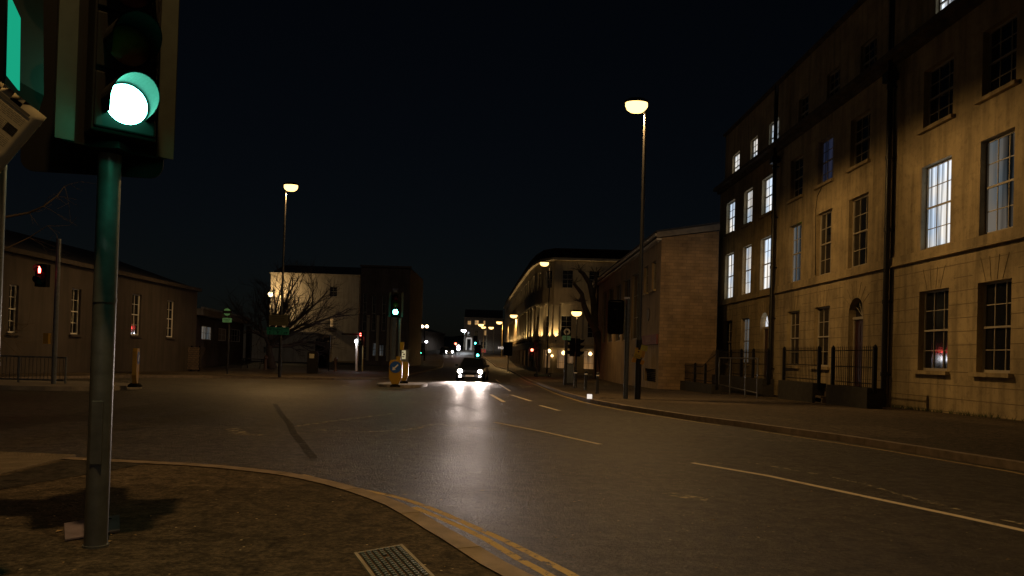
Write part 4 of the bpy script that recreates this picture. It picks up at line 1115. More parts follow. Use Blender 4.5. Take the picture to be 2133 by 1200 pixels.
# lamp on the camera's own pavement; its light throws the signal's shadow on the ground
lamp0 = street_lamp('street lamp standing on the near pavement behind the camera', (-1.1, -1.6, 0), (-1.25, 2.35, 8.6), 1350, spot=165, blend=.5)
# second one across the junction mouth, lights the road and facades from the left
lamp9 = street_lamp('street lamp across the side road, out of the picture to the right', (7.2, 2.0, 0), (6.2, 2.6, 8.8), 60, spot=150, blend=.6)

# ================================================================== TRAFFIC LIGHTS
E_GREEN = emit('green_lens_lit', (0.16, 1.0, 0.70), 30); E_RED = emit('red_lens_lit', (1.0, 0.10, 0.07), 22)
E_GREENF = emit('green_lens_far', (0.10, 1.0, 0.72), 9); E_REDF = emit('red_lens_far', (1.0, 0.12, 0.06), 14)
L_OFF = [mat('red_lens', (.08, .008, .008), .25), mat('amber_lens', (.10, .04, .005), .25), mat('green_signal_part', (.004, .05, .035), .25)]
def signal_head(parent, loc, yaw, lit=None, n=3, s=1.0, board=True, litmat=None, bw=.56, border=REFL, ped=False):
    """housing facing local -Y; child lenses, visors and a backing board"""
    H_ = .31*n*s
    m = MB(); m.box((0, .09*s, 0), (.32*s, .20*s, H_+.02))
    for k in range(n): m.box((0, -.015*s, H_/2-.155*s-.31*s*k), (.3*s, .02*s, .29*s))
    m.box((0, .2*s, 0), (.1*s, .06*s, H_*.5))
    h = m.build('signal_head', BLACKM, parent, local=True, bevel=.012*s)
    h.location = Vector(loc) - wpos(parent) if parent is not None else loc
    h.rotation_euler = (0, 0, yaw)
    for k in range(n):
        zc = H_/2-.155*s-.31*s*k
        l = MB(); r = .105*s; rings = []; sg = 24
        for rr, yy in ((1, -.028), (.8, -.042), (.45, -.052), (.02, -.056)):
            st = len(l.v)
            for i in range(sg):
                a_ = 2*math.pi*i/sg; l.v.append((r*rr*math.cos(a_), yy*s, zc+r*rr*math.sin(a_)))
            rings.append(st)
        for r0, r1 in zip(rings, rings[1:]):
            for i in range(sg): l.f.append((r0+i, r0+(i+1) % sg, r1+(i+1) % sg, r1+i)); l.m.append(0)
        l.build('lens', (litmat if lit == k else (L_OFF[k] if n == 3 else L_OFF[0 if k == 0 else 2])), h, smooth=True, local=True)
        v = MB(); sg = 22; r = .122*s
        for i in range(sg):
            a0 = R(-35) + R(250)*i/sg; a1 = R(-35) + R(250)*(i+1)/sg
            dep = lambda a: .05*s + .17*s*max(0, math.sin((a+R(35))/R(250)*math.pi))**.55
            for rr in (r, r-.006*s):
                v.quad((rr*math.cos(a0), -.02*s, zc+rr*math.sin(a0)), (rr*math.cos(a1), -.02*s, zc+rr*math.sin(a1)), (rr*.97*math.cos(a1), -.02*s-dep(a1), zc+rr*.97*math.sin(a1)), (rr*.97*math.cos(a0), -.02*s-dep(a0), zc+rr*.97*math.sin(a0)))
        v.build('visor', BLACKM, h, smooth=True, local=True)
    if board:
        b_ = MB(); w = bw*s; hh = H_+.13*s; rc = .07*s; out = []
        for cx_, cz_, a0 in ((w/2-rc, hh/2-rc, 0), (-w/2+rc, hh/2-rc, 90), (-w/2+rc, -hh/2+rc, 180), (w/2-rc, -hh/2+rc, 270)):
            for j in range(6): a_ = R(a0+18*j); out.append((cx_+rc*math.cos(a_), .12*s, cz_+rc*math.sin(a_)))
        b_.prism(out, (0, .012*s, 0), 0)
        bo = b_.build('backing_board', BLACKM, h, local=True)
        if border is not None:
            for sx in (-1, 1):
                q = MB(); q.box((sx*(w/2-.05*s), .117*s, .0), (.09*s, .004*s, hh-.02*s)); q.build('reflective_strip', border, bo, local=True)
    return h
# main signal on the near pavement
pb_ = G(199, 1139, .1); pb_.z = 0
t = thing('traffic_light', 'near traffic light on grey steel pole with its green lens glowing', 'traffic light', pb_)
m = MB(); m.tube([(pb_.x, pb_.y, -.05), (pb_.x, pb_.y, 3.9)], .058, 24); m.tube([(pb_.x, pb_.y, -.01), (pb_.x, pb_.y, .012)], .066, 24); m.build('pole', GALV, t, smooth=True)
m = MB(); m.box((pb_.x+.012, pb_.y-.056, .62), (.06, .012, .34)); m.build('access_door', GALV, t, bevel=.003)
m = MB(); m.tube([(pb_.x, pb_.y, 1.32), (pb_.x, pb_.y, 1.345)], .0605, 24); m.build('strap', GALV, t)
gl_p = PY(262, 216, pb_.y-.16)
hc = Vector((gl_p.x-.02, gl_p.y+.03, gl_p.z+.31))
h = signal_head(t, hc, R(42), lit=2, litmat=E_GREEN, bw=.60)
lamp_light('green_light', 'POINT', hc + Vector((.17, -.27, -.33)), 2.2, (.05, 1.0, .5), t, .06)
lamp_light('green_light', 'POINT', hc + Vector((.075, -.085, -.30)), 5, (.12, 1.0, .6), t, .03)
h2c = Vector((pb_.x-.16, pb_.y+.22, 2.565))
signal_head(t, h2c, R(188), lit=None, bw=.74, border=None)
for zz in (2.15, 2.95):
    m = MB(); m.box((pb_.x, pb_.y, zz), (.14, .14, .05)); m.box((pb_.x+.03, pb_.y-.03, zz), (.16, .2, .035)); m.build('bracket', BLACKM, t)
# signal at the frame's edge; side plate glows in place of green light on it
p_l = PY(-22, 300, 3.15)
t = thing('traffic_light', 'traffic light cut by the left edge, its side plate glowing green', 'traffic light', (p_l.x, p_l.y, 0))
m = MB(); 
pt_ = PY(-14, 470, 3.15); m.tube([(pt_.x-.0, 3.15, 0), (pt_.x-.0, 3.15, pt_.z+.12), (pt_.x, 3.15, 3.6)], [.04, .04, .04], 16); m.build('pole', GALV, t, smooth=True)
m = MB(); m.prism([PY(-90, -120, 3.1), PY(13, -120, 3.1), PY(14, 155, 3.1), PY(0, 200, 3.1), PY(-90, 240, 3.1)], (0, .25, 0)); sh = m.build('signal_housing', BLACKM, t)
m = MB(); m.prism([PY(18, -60, 3.08), PY(22, -2, 3.08), PY(39, 35, 3.08), PY(37, 187, 3.08), PY(13, 157, 3.08)], (0, .012, 0)); m.build('green_signal_part', emit('green_lit_plate_glow', (.01, .42, .24), .85), sh)
# paper notice
c0 = PY(97, 245, 3.0); c1 = PY(-120, 72, 3.02); c3 = PY(-28, 392, 2.98); c2 = c1+(c3-c0)
t = thing('paper_notice', 'pale printed notice tied to the post at the left edge, tilted on its corner', 'notice', c0)
ex = (c1-c0); ey = (c3-c0); lx, ly = ex.length, ey.length; nrm = ex.cross(ey).normalized()
if nrm.y > 0: nrm = -nrm
m = MB(); NS = 10
g_ = [[c0+ex*(i/NS)+ey*(j/NS) + nrm*(0.0 - .02*max(0, j/NS-.6)**2*4) for j in range(NS+1)] for i in range(NS+1)]
for i in range(NS):
    for j in range(NS): m.quad(g_[i][j], g_[i+1][j], g_[i+1][j+1], g_[i][j+1])
sheet = m.build('sheet', PAPER, t, smooth=True); bm = bmesh.new(); bm.from_mesh(sheet.data); bmesh.ops.remove_doubles(bm, verts=bm.verts, dist=.0005); bm.to_mesh(sheet.data); bm.free()
so = sheet.modifiers.new('thick', 'SOLIDIFY'); so.thickness = .0015; so.offset = 0
m = MB()
def gp(u, v):
    i = min(NS-1, int(u*NS)); j = min(NS-1, int(v*NS)); fu, fv = u*NS-i, v*NS-j
    return (g_[i][j]*(1-fu)+g_[i+1][j]*fu)*(1-fv) + (g_[i][j+1]*(1-fu)+g_[i+1][j+1]*fu)*fv + nrm*.003
random.seed(5)
v_ = .09
rowi = 0
while v_ < .95:
    thick = .03 if rowi == 0 else .006
    u_ = .1; end = random.uniform(.85, .95)
    while u_ < end:
        wl_ = (.84 if rowi == 0 else random.uniform(.015, .06))
        k = max(1, int(wl_/.05))
        for q in range(k):
            ua, ub = u_+wl_*q/k, u_+wl_*(q+1)/k
            m.quad(gp(ua, v_), gp(ub, v_), gp(ub, v_+thick), gp(ua, v_+thick))
        u_ += wl_+.008
    v_ += .06 if rowi == 0 else (.019 if rowi % 6 else .05); rowi += 1
m.build('print', INK, t)

# the other signals ---------------------------------------------------------
def post_signal(label, base, heads, ph, pm=GALV, r=.057, name='traffic_light', group=None, extra=None):
    t = thing(name, label, 'traffic light', base, group)
    m = MB(); m.tube([base, Vector((base[0], base[1], ph))], r, 14); m.build('pole', pm, t, smooth=True)
    for hd in heads: signal_head(t, *hd[0], **hd[1])
    return t
b = G(829, 800, .12); q = PY(824, 650, b.y-.25); b = Vector((b.x, b.y, gz(b.y)+.1))
t = post_signal('traffic light with big green light on the island, above the keep-left bollard', b, [(((q.x, q.y, q.z+.31), R(2)), dict(lit=2, litmat=E_GREEN, bw=.62))], q.z+.1)
lamp_light('green_light', 'POINT', q-Vector((0, .3, 0)), 6, (.05, 1, .65), t, .1)
m = MB(); m.box((b.x+.12, b.y, 1.35), (.16, .16, .34)); m.box((b.x, b.y-.1, b.z+1.05), (.17, .12, .28)); m.build('push_button_box', YELLOW, t)
b = PY(755, 762, 62); b.z = gz(62)+.1; q = PY(751, 697, 61.7)
t = post_signal('traffic light showing red beside the white globe lamp, before the pale building', b, [(((q.x, q.y, q.z-.31), 0), dict(lit=0, litmat=E_RED, bw=.56))], q.z+.1, pm=mat('yellowish_pole', (.3, .25, .1), .5))
lamp_light('red_light', 'POINT', q-Vector((0, .4, 0)), 25, (1, .06, .05), t, .1)
m = MB(); m.box((PY(730, 697, 61).x, 61.5, q.z), (1.6, .08, .12)); m.build('arm', BLACKM, t)
# pedestrian signal on the left island
yl_ = b2.y-2.6
b = PY(110, 830, yl_); b.z = gz(yl_)+.1; q = PY(85, 562, yl_-.2)
t = post_signal('pedestrian signal showing a red figure, tall pale pole on the left island', b, [], PY(110, 497, yl_).z, r=.065)
h = signal_head(t, (q.x, q.y, q.z-.155), 0, lit=None, n=2, board=False)
g = MB(); yy = q.y-.062
g.lathe([(.001, .0), (.022, .01), (.024, .03), (.018, .05), (.001, .055)], (q.x, yy, q.z+.045), 10)
g.prism([(q.x-.035, yy, q.z+.04), (q.x+.035, yy, q.z+.04), (q.x+.028, yy, q.z-.095), (q.x-.028, yy, q.z-.095)], (0, -.006, 0)); g.build('red_figure', E_RED, h)
ch = [c for c in col.objects if c.parent is h and c.name.startswith('red_figure')][0]; me_ = ch.data
for v in me_.vertices: v.co = v.co  # figure is already local to the head
lamp_light('red_light', 'POINT', q-Vector((0, .35, 0)), 1.2, (1, .05, .05), t, .05)
m = MB(); c = PY(98, 705, yl_-.1); m.box((c.x, c.y, c.z), (.15, .14, .3)); m.build('push_button_box', YELLOW, t)
# pedestrian guard rail
t = thing('guard_rail', 'grey pedestrian guard rail with close upright bars on the left island', 'guard rail', (PY(0, 790, yl_+.5).x, yl_+.5, gz(yl_)+.02))
m = MB(); x0, x1 = PY(-60, 790, yl_+.5).x, PY(136, 790, yl_+.5).x; zt3 = PY(60, 743, yl_+.5).z; zb3 = gz(yl_)+.2
for k in range(int((x1-x0)/.11)+1): m.tube([(x0+.11*k, yl_+.5, zb3), (x0+.11*k, yl_+.5, zt3)], .008, 5)
m.build('bars', GALV, t)
for zz in (zt3, zb3):
    m = MB(); m.tube([(x0, yl_+.5, zz), (x1, yl_+.5, zz)], .024, 8); m.build('rail', GALV, t)
for x in (x0, (x0+x1)/2, x1):
    m = MB(); m.tube([(x, yl_+.5, gz(yl_)-.05), (x, yl_+.5, zt3+.02)], .03, 8); m.build('post', GALV, t)
# signals on the right
b = PY(1303, 832, 23.6); b = G(1303, 831, .1); q = PY(1283, 661, b.y)
t = post_signal('traffic light seen from behind on a light grey pole, left of the tallest lamp', b, [(((q.x, b.y, q.z), R(170)), dict(lit=None, bw=.5, border=None))], PY(1303, 622, b.y).z, pm=GALV, r=.075)
m = MB(); c = PY(1306, 621, b.y); m.box((c.x, c.y, c.z), (.16, .14, .06)); m.build('detector', WHITE, t)
m = MB(); c = PY(1292, 629, b.y-.05); m.box((c.x, c.y, c.z), (.05, .05, .05)); m.build('tell_tale_lamp', emit('tiny_red', (1, .1, .05), 1.0), t)
b = PY(1199, 795, 50); b.z = gz(50)+.1
q1 = PY(1189, 723, 50); q2 = PY(1208, 724, 50)
t = post_signal('pair of black traffic light heads seen from the side, below the short street lamp', b, [(((q1.x, 50, q1.z), R(-80)), dict(lit=None, board=False, s=1.25)), (((q2.x, 50, q2.z), R(80)), dict(lit=None, board=False, s=1.25))], PY(1199, 700, 50).z, pm=BLACK)
b = PY(1119, 778, 60); b.z = gz(60)+.1; q = PY(1108, 729, 60)
t = post_signal('traffic light showing red behind the electric scooter', b, [(((q.x, 59.8, q.z-.31), 0), dict(lit=0, litmat=E_REDF, bw=.5)), (((PY(1117, 722, 60).x, 60, q.z+.3), R(90)), dict(lit=None, board=False))], PY(1117, 700, 60).z, pm=BLACK)
lamp_light('red_light', 'POINT', q-Vector((0, .6, 0)), 15, (1, .06, .05), t, .1)
b = PY(1058, 768, 75); b.z = gz(75)+.1; q = PY(1058, 727, 75)
post_signal('unlit black signal board seen from behind, left of the scooter', b, [(((q.x, 75, q.z), R(180)), dict(lit=None, bw=.7, border=None, s=1.25))], q.z, pm=BLACK)
for lb, px, py, Y, em, lt in (('far traffic light showing red below the hill road bend', 949, 716, 150, E_REDF, 0), ('far traffic light showing green in front of the small pale house', 990, 715, 165, E_GREENF, 2),
                              ('far low traffic light showing green, under the one by the small pale house', 995, 740, 105, E_GREENF, 2), ('small far traffic light showing green left of the hill road', 875, 735, 112, E_GREENF, 2)):
    q = PY(px, py, Y); b = Vector((q.x, Y+.4, gz(Y)+.1)); s = 1.9 if em is E_REDF or Y > 120 else 1.7
    zc = q.z - .31*s if lt == 0 else q.z + .31*s
    if zc - .8 < b.z and lt == 2: s = 1.2; zc = q.z+.31*s
    post_signal(lb, b, [(((q.x, Y, zc), 0), dict(lit=lt, litmat=em, s=s))], zc+.2, pm=BLACK, r=.08, group='far traffic lights')

# ================================================================== SIGNS, BOLLARDS
def round_sign_post(label, base, sign_c, rad, plate_c, plate_wh, txt, kind, pm=BLACK, Y=None, postr=.045, faces=WHITE, ringm=None, platem=GREENS):
    t = thing('road_sign', label, 'road sign', base)
    m = MB(); m.tube([base, Vector((base[0], base[1], sign_c.z+.1))], postr, 12); m.build('post', pm, t, smooth=True)
    y = sign_c.y
    m = MB(); m.tube([(sign_c.x, y, sign_c.z), (sign_c.x, y+.02, sign_c.z)], rad, 32); d = m.build('disc', ringm or BLACKM, t)
    m = MB(); m.tube([(sign_c.x, y-.006, sign_c.z), (sign_c.x, y-.001, sign_c.z)], rad*.82, 32); m.build('face', faces, d)
    m = MB()
    if kind == 'band': m.box((sign_c.x, y-.009, sign_c.z), (rad*1.7, .004, rad*.62))
    else:
        m.box((sign_c.x, y-.009, sign_c.z+.02*rad), (rad*.8, .004, rad*.5))
        for s_ in (-1, 1): m.tube([(sign_c.x+s_*rad*.25, y-.011, sign_c.z-rad*.28), (sign_c.x+s_*rad*.25, y-.007, sign_c.z-rad*.28)], rad*.12, 12)
    m.build('symbol', BLACKM, d)
    m = MB(); m.box((plate_c.x, plate_c.y, plate_c.z), (plate_wh[0], .02, plate_wh[1])); p = m.build('plate', platem, t)
    off = Vector(base)
    text_mesh('lettering', txt, plate_wh[1]*.36, BLACKM, p, Matrix.Translation(plate_c-off-Vector((0, .013, 0))) @ Matrix.Rotation(R(90), 4, 'X'))
    return t
GPLATE = mat('green_plate_and_signal_tint', (.12, .42, .30), .45, var=.06)
b = G(1177, 802, .1); Y = b.y
s = PY(1181, 691, Y-.07); p = PY(1180, 704, Y-.07)
k = Y/F
round_sign_post('round vehicle sign over a small green plate, black post beside the bollards', b, s, 8.3*k, p, (17*k, 9*k), 'Except for\naccess', 'bus', faces=mat('grey_white_face', (.35, .34, .28), .5), platem=GPLATE, postr=.085)
b = PY(473, 790, 44); b.z = gz(44)+.1; k = 44/F; s = PY(473, 650, 43.9); p = PY(473, 667, 43.9)
round_sign_post('round sign with broad dark band above a green plate, before the dark pavilion', b, s, 9.2*k, p, (19*k, 9*k), 'Except for\naccess', 'band', faces=GPLATE, platem=GPLATE, postr=.05)  # green signal light is put into the colour of this face
# direction signs on lamp 2
Yd2 = 39.8; k = Yd2/F
def board(label, x0, x1, y0, y1, m_, name='direction_sign'):
    a = PY(x0, y0, Yd2); c = PY(x1, y1, Yd2); ctr = (a+c)/2
    t = thing(name, label, 'sign', ctr); m = MB(); m.box(ctr, (abs(c.x-a.x), .03, abs(a.z-c.z))); m.build('panel', m_, t)
    m = MB(); m.box((PY(581, (y0+y1)/2, 40).x, 39.88, ctr.z), (.24, .15, .08)); m.build('clamp', GALV, t)
    return t, ctr, abs(c.x-a.x), abs(a.z-c.z)
t, c, w, h_ = board('wide green direction sign in three columns with arrows, in front of the bare tree', 556, 602, 681, 698, GREENS)
MT = lambda x, z: Matrix.Translation((x, -.019, z)) @ Matrix.Rotation(R(90), 4, 'X')
for x, z, s_, sz_ in ((-w*.36, h_*.36, 'Bristol', .095), (-w*.36, h_*.17, '(A4)', .095), (0, h_*.36, 'P', .09), (0, h_*.17, 'Charlotte', .085), (0, -h_*.03, 'Street', .085), (w*.36, h_*.36, 'Through', .085)):
    text_mesh('lettering', s_, sz_, BLACKM, t, MT(x, z))
m = MB()
for x in (-w*.36, 0):
    m.box((c.x+x, c.y-.02, c.z-h_*.32), (.025, .006, h_*.24)); m.prism([(c.x+x-.05, c.y-.017, c.z-h_*.2), (c.x+x+.05, c.y-.017, c.z-h_*.2), (c.x+x, c.y-.017, c.z-h_*.06)], (0, -.006, 0))
m.box((c.x+w*.33, c.y-.02, c.z-h_*.22), (.14, .006, .025)); m.box((c.x+w*.33-.06, c.y-.02, c.z-h_*.32), (.025, .006, h_*.2)); m.prism([(c.x+w*.33+.06, c.y-.017, c.z-h_*.34), (c.x+w*.33+.06, c.y-.017, c.z-h_*.1), (c.x+w*.33+.14, c.y-.017, c.z-h_*.22)], (0, -.006, 0))
m.build('arrows', BLACKM, t)
m = MB()
for x in (-w*.18, w*.18): m.box((c.x+x, c.y-.018, c.z), (.012, .004, h_*.9))
m.build('dividers', BLACKM, t)
t, c, w, h_ = board('dark brown sign board above the green direction sign', 561, 600, 655, 679, BROWNS, 'sign_board')
m = MB()
for j, ww in enumerate((.8, .7, .8, .4)):
    m.box((c.x+(.1 if j == 3 else 0), c.y-.018, c.z+h_*(.32-.15*j)), (w*ww*.9, .004, .012))
m.build('lines', BLACKM, t)

# yellow notices on lamp 1
LB = lamp1.location; YN = LB.y-.14
def tilted(px, py, w, h_, ang, m_, name, parent, dy=0.0, txt=False):
    c = PY(px, py, YN+dy); M = Matrix.Rotation(R(ang), 3, 'Y'); U = M @ Vector((1, 0, 0)); Wv = M @ Vector((0, 0, 1))
    m = MB(); m.box(c, (w, .008, h_), 0, U=U, V=(0, 1, 0), Wv=Wv); o = m.build(name, m_, parent)
    if txt:
        q = MB(); cc = c + Wv*h_*.28 - Vector((0, .008, 0)); q.tube([cc+Vector((0, .003, 0)), cc], w*.12, 14); q.build('emblem', mat('dark_red_print', (.12, .01, .01), .6), o)
        for i, s_ in enumerate(('Stop', 'Expansion')):
            text_mesh('lettering', s_, .085, INK, o, Matrix.Translation(c - Wv*h_*(.12+.2*i) - wpos(parent) - Vector((0, .006, 0))) @ Matrix.Rotation(R(ang), 4, 'Y') @ Matrix.Rotation(R(90), 4, 'X'))
    return c
k = LB.y/F
t = thing('yellow_notices', 'cluster of tilted yellow card notices tied round the black pole of the tallest lamp', 'notice', PY(1329, 740, YN))
YC = mat('yellow_card', (.62, .40, .03), .6, var=.08); YC2 = mat('orange_yellow_card', (.55, .26, .02), .6, var=.08)
tilted(1329, 737.5, 15*k, 18*k, 12, YC, 'front_card', t, -.03, True)
tilted(1342, 725, 14*k, 11.5*k, 12, mat('pale_yellow_card', (.5, .42, .06), .6), 'upper_card', t, .0)
tilted(1326, 728, 6*k, 8*k, 12, YC2, 'card', t, .02)
tilted(1321, 750, 8*k, 9*k, 12, YC2, 'card', t, .0); tilted(1339, 738, 8*k, 14*k, 14, YC2, 'card', t, .01); tilted(1338, 755, 7*k, 9*k, 20, YC2, 'card', t, .0)

# black bollards with white bands
def bollard(b, hgt, r, label):
    t = thing('bollard', label, 'bollard', b, 'black bollards on the right pavement')
    m = MB(); m.lathe([(r*1.35, 0), (r*1.35, .04), (r*1.05, .08), (r, .1), (r*.95, hgt*.8), (r*.9, hgt*.86), (r*1.2, hgt*.88), (r*1.25, hgt*.92), (r*.9, hgt*.95), (r*.5, hgt*.985), (0.01, hgt)], b, 18); m.build('body', BLACK, t, smooth=True)
    m = MB(); m.lathe([(r*1.02, hgt*.80), (r*1.02, hgt*.855)], b, 18); m.build('white_band', WHITE, t)
for (px, py, tp), lb in zip(((1198, 808, 770), (1220, 813, 772), (1244, 820, 774)), ('leftmost black bollard, next to the round sign post', 'middle black bollard of the three on the right pavement', 'rightmost black bollard, nearest of the three')):
    b = G(px, py, .1); bollard(b, PY(px, tp, b.y).z-b.z, 3.1*b.y/F, lb)

# keep-left bollards
def keep_left(label, base, yaw, hgt=1.15, w=.42):
    t = thing('keep_left_bollard', label, 'bollard', base, 'yellow keep-left bollards')
    t.rotation_euler = (0, 0, yaw)
    out = [(-w*.25, -.0, .1), (w*.25, 0, .1), (w*.5, 0, .34), (w*.5, 0, hgt-.08), (w*.36, 0, hgt), (-w*.36, 0, hgt), (-w*.5, 0, hgt-.08), (-w*.5, 0, .34)]
    m = MB(); m.prism([(x, -.06, z) for x, y, z in out], (0, .12, 0)); bo = m.build('body', YELLOW, t, local=True, bevel=.01)
    m = MB(); m.tube([(0, -.07, hgt-.27), (0, -.061, hgt-.27)], w*.44, 28); d = m.build('blue_disc', BLUE, bo, local=True)
    m = MB(); r_ = w*.44
    rot = lambda x, z: (x*math.cos(R(45))-z*math.sin(R(45)), x*math.sin(R(45))+z*math.cos(R(45)))
    A = [(-.16*w, .05*w), (.26*w, .05*w), (.26*w, -.05*w), (-.16*w, -.05*w)]; B = [(-.34*w, 0), (-.12*w, .17*w), (-.12*w, -.17*w)]
    for S_ in (A, B): m.prism([(rot(x, z)[0], -.075, hgt-.27+rot(x, z)[1]) for x, z in S_], (0, .004, 0))
    m.build('arrow', WHITE, d, local=True)
    m = MB(); m.lathe([(.2, 0), (.18, .06), (.12, .1)], (0, 0, 0), 14); m.build('base', BLACKM, t, local=True)
    return t
b = G(823, 806, .1); keep_left('yellow keep-left bollard with blue disc facing us, foot of the island signal', Vector((b.x, b.y, gz(b.y)+.1)), R(0), hgt=PY(823, 750, b.y).z-b.z, w=34*b.y/F*.8)
b_ = Vector((PY(841, 800, bl.y+1.6).x, bl.y+1.6, gz(bl.y)+.1)); keep_left('yellow bollard just behind the keep-left bollard, facing away', b_, R(180), hgt=.95, w=.38)
b = G(281, 806, .1); keep_left('yellow keep-left bollard seen nearly edge-on on the left island', Vector((b.x, b.y, gz(b.y)+.1)), R(106), hgt=PY(281, 726, b.y).z-b.z)

# poster kiosk, street cabinet, dark totem ---------------------------------------
b = G(846, 770, .1); Y = 55; q = PY(842, 740, Y)
t = thing('poster_case', 'small lit poster case standing behind the traffic island', 'poster case', (q.x, Y, gz(Y)+.1))
m = MB(); m.b2((PY(836, 740, Y).x, Y, gz(Y)+.1), (PY(851, 740, Y).x, Y+.3, PY(842, 728, Y).z)); m.build('case', GALV, t)
m = MB(); m.b2((PY(837, 740, Y).x, Y-.02, PY(842, 748, Y).z), (PY(845, 740, Y).x, Y-.005, PY(842, 730, Y).z)); po = m.build('poster', emit('lit_poster', (.75, .62, .35), .55), t)
m = MB()
for dx, dz, w_, h2 in ((-.07, .17, .1, .08), (.02, .03, .12, .1), (-.03, -.14, .14, .07)): m.box((PY(841, 739, Y).x+dx, Y-.022, PY(841, 739, Y).z+dz), (w_, .004, h2))
m.build('print', mat('brown_print', (.12, .06, .03), .7), po)
m = MB(); m.tube([(PY(848, 740, Y-1).x-.9, Y-1, gz(Y)), (PY(848, 740, Y-1).x-.9, Y-1, 5.6)], .16, 12)
t = thing('street_cabinet', 'dark slatted cabinet behind the round sign post and bollards', 'cabinet', PY(1187, 786, 42))
m = MB(); q0 = PY(1180, 788, 42); q1 = PY(1195, 757, 42); zg = gz(42)+.1
m.b2((q0.x, 42, zg), (q1.x, 42.5, q1.z)); m.build('body', BLACK, t, bevel=.01)
m = MB()
for k_ in range(6): x = q0.x+(q1.x-q0.x)*(k_+.5)/6; m.b2((x-.02, 41.97, zg+.1), (x+.02, 41.998, q1.z-.06))
m.build('slats', GALV, t)
t = thing('information_totem', 'dark arched information board right of the bare tree', 'information board', PY(651, 760, 52))
m = MB(); x0, x1 = PY(640, 740, 52).x, PY(663, 740, 52).x; zt4 = PY(651, 731, 52).z; zg = gz(52)+.1; xm = (x0+x1)/2; r_ = (x1-x0)/2
m.prism([(x0, 52, zg), (x1, 52, zg)] + [(xm+r_*math.cos(math.pi*i/10), 52, zt4-r_*.5+r_*.5*math.sin(math.pi*i/10)) for i in range(11)], (0, .12, 0)); m.build('board', IRON, t)
m = MB(); m.b2((xm-.22, 51.97, zt4-.5), (xm+.1, 51.995, zt4-.2)); m.build('panel', PAPER, t)
t = thing('dark_kiosk', 'dark kiosk with crested top against the pale building, right of the bare tree', 'kiosk', PY(667, 762, 70))
m = MB(); x0, x1 = PY(656, 740, 70).x, PY(680, 740, 70).x; zt4 = PY(667, 711, 70).z; zg = gz(70)+.1
m.b2((x0, 70, zg), (x1, 71, zt4)); m.build('body', BLACKM, t)
m = MB()
for k_ in range(5): m.lathe([(.09, 0), (.13, .12), (.02, .3)], (x0+.1+(x1-x0-.2)*k_/4, 70.2, zt4), 8)
m.build('crest', IRON, t)
t = thing('signpost', 'thin dark post with a finger board right of the dark kiosk', 'signpost', PY(685, 765, 60))
b = PY(685, 765, 60); m = MB(); m.tube([(b.x, 60, gz(60)+.1), (b.x, 60, PY(685, 698, 60).z)], .05, 8); m.build('post', IRON, t)
m = MB(); m.box((b.x-.2, 60, PY(685, 706, 60).z), (.5, .05, .25)); m.build('finger_board', IRON, t)
# tan bollard
for px, lb in ((699, 'short brown bollard in front of the pale building, right of the thin post'), (553, 'short brown bollard left of the tree trunk')):
    b = PY(px, 760, 58); b.z = gz(58)+.1; t = thing('short_bollard', lb, 'bollard', b)
    m = MB(); m.lathe([(.14, 0), (.11, .1), (.1, .8), (.15, .86), (.12, 1.0), (.02, 1.1)], b, 12); m.build('body', mat('brown_iron', (.06, .03, .02), .6), t, smooth=True)
# cafe chairs and tables before the annex
t = thing('picnic_table', 'dark slatted picnic table before the pale annex, left of the tree trunk', 'table', PY(528, 765, 60))
b = PY(528, 765, 60); zg = gz(60)+.1; m = MB(); m.b2((b.x-1, 59.6, zg+.72), (b.x+1, 60.4, zg+.78)); m.build('table_top', IRON, t)
for s_ in (-1, 1):
    m = MB(); m.b2((b.x-1, 60+s_*.75-.13, zg+.42), (b.x+1, 60+s_*.75+.13, zg+.47)); m.build('bench', IRON, t)
    m = MB(); m.tube([(b.x+s_*.7, 59.2, zg), (b.x+s_*.7, 59.8, zg+.72)], .04, 6); m.tube([(b.x+s_*.7, 60.8, zg), (b.x+s_*.7, 60.2, zg+.72)], .04, 6); m.tube([(b.x+s_*.7, 59.2, zg+.42), (b.x+s_*.7, 60.8, zg+.42)], .03, 6); m.build('leg', IRON, t)
# blue upright sign far left of the street
q = PY(867, 712, 105); t = thing('banner_sign', 'narrow glowing blue and white upright sign left of the twin lamps', 'sign', q)
m = MB(); m.b2((q.x-.13, q.y, q.z-.5), (q.x+.13, q.y+.15, q.z+.15)); m.build('blue_panel', emit('blue_sign_glow', (.1, .2, .9), .7), t)
m = MB(); m.b2((q.x-.13, q.y, q.z+.16), (q.x+.13, q.y+.15, q.z+.6)); m.build('white_panel', emit('white_sign_glow', (.9, .8, .85), .9), t)
m = MB(); m.tube([(q.x+.2, q.y+.1, gz(105)), (q.x+.2, q.y+.1, q.z+.7)], .07, 8); m.build('post', IRON, t)
q = PY(1007, 731, 160); t = thing('red_board', 'small red board in front of the small pale house', 'board', q)
m = MB(); m.b2((q.x-.5, q.y, q.z-.35), (q.x+.5, q.y+.06, q.z+.35)); m.build('panel', emit('red_board_glow', (.5, .09, .07), .35), t)
m = MB(); m.tube([(q.x, q.y+.1, gz(160)), (q.x, q.y+.1, q.z)], .05, 6); m.build('post', IRON, t)
# pale column behind the island signal
b = PY(819, 756, 66); t = thing('banner_column', 'plain pale green-grey column standing behind the island signal', 'column', (b.x, 66, gz(66)+.1))
m = MB(); zt4 = PY(823, 604, 66).z; m.b2((b.x-.17, 66, gz(66)), (b.x+.17, 66.3, zt4)); m.build('shaft', mat('grey_green_paint', (.16, .18, .13), .6), t); m = MB(); m.b2((b.x-.24, 65.94, zt4), (b.x+.24, 66.36, zt4+.12)); m.build('cap', GALV, t)

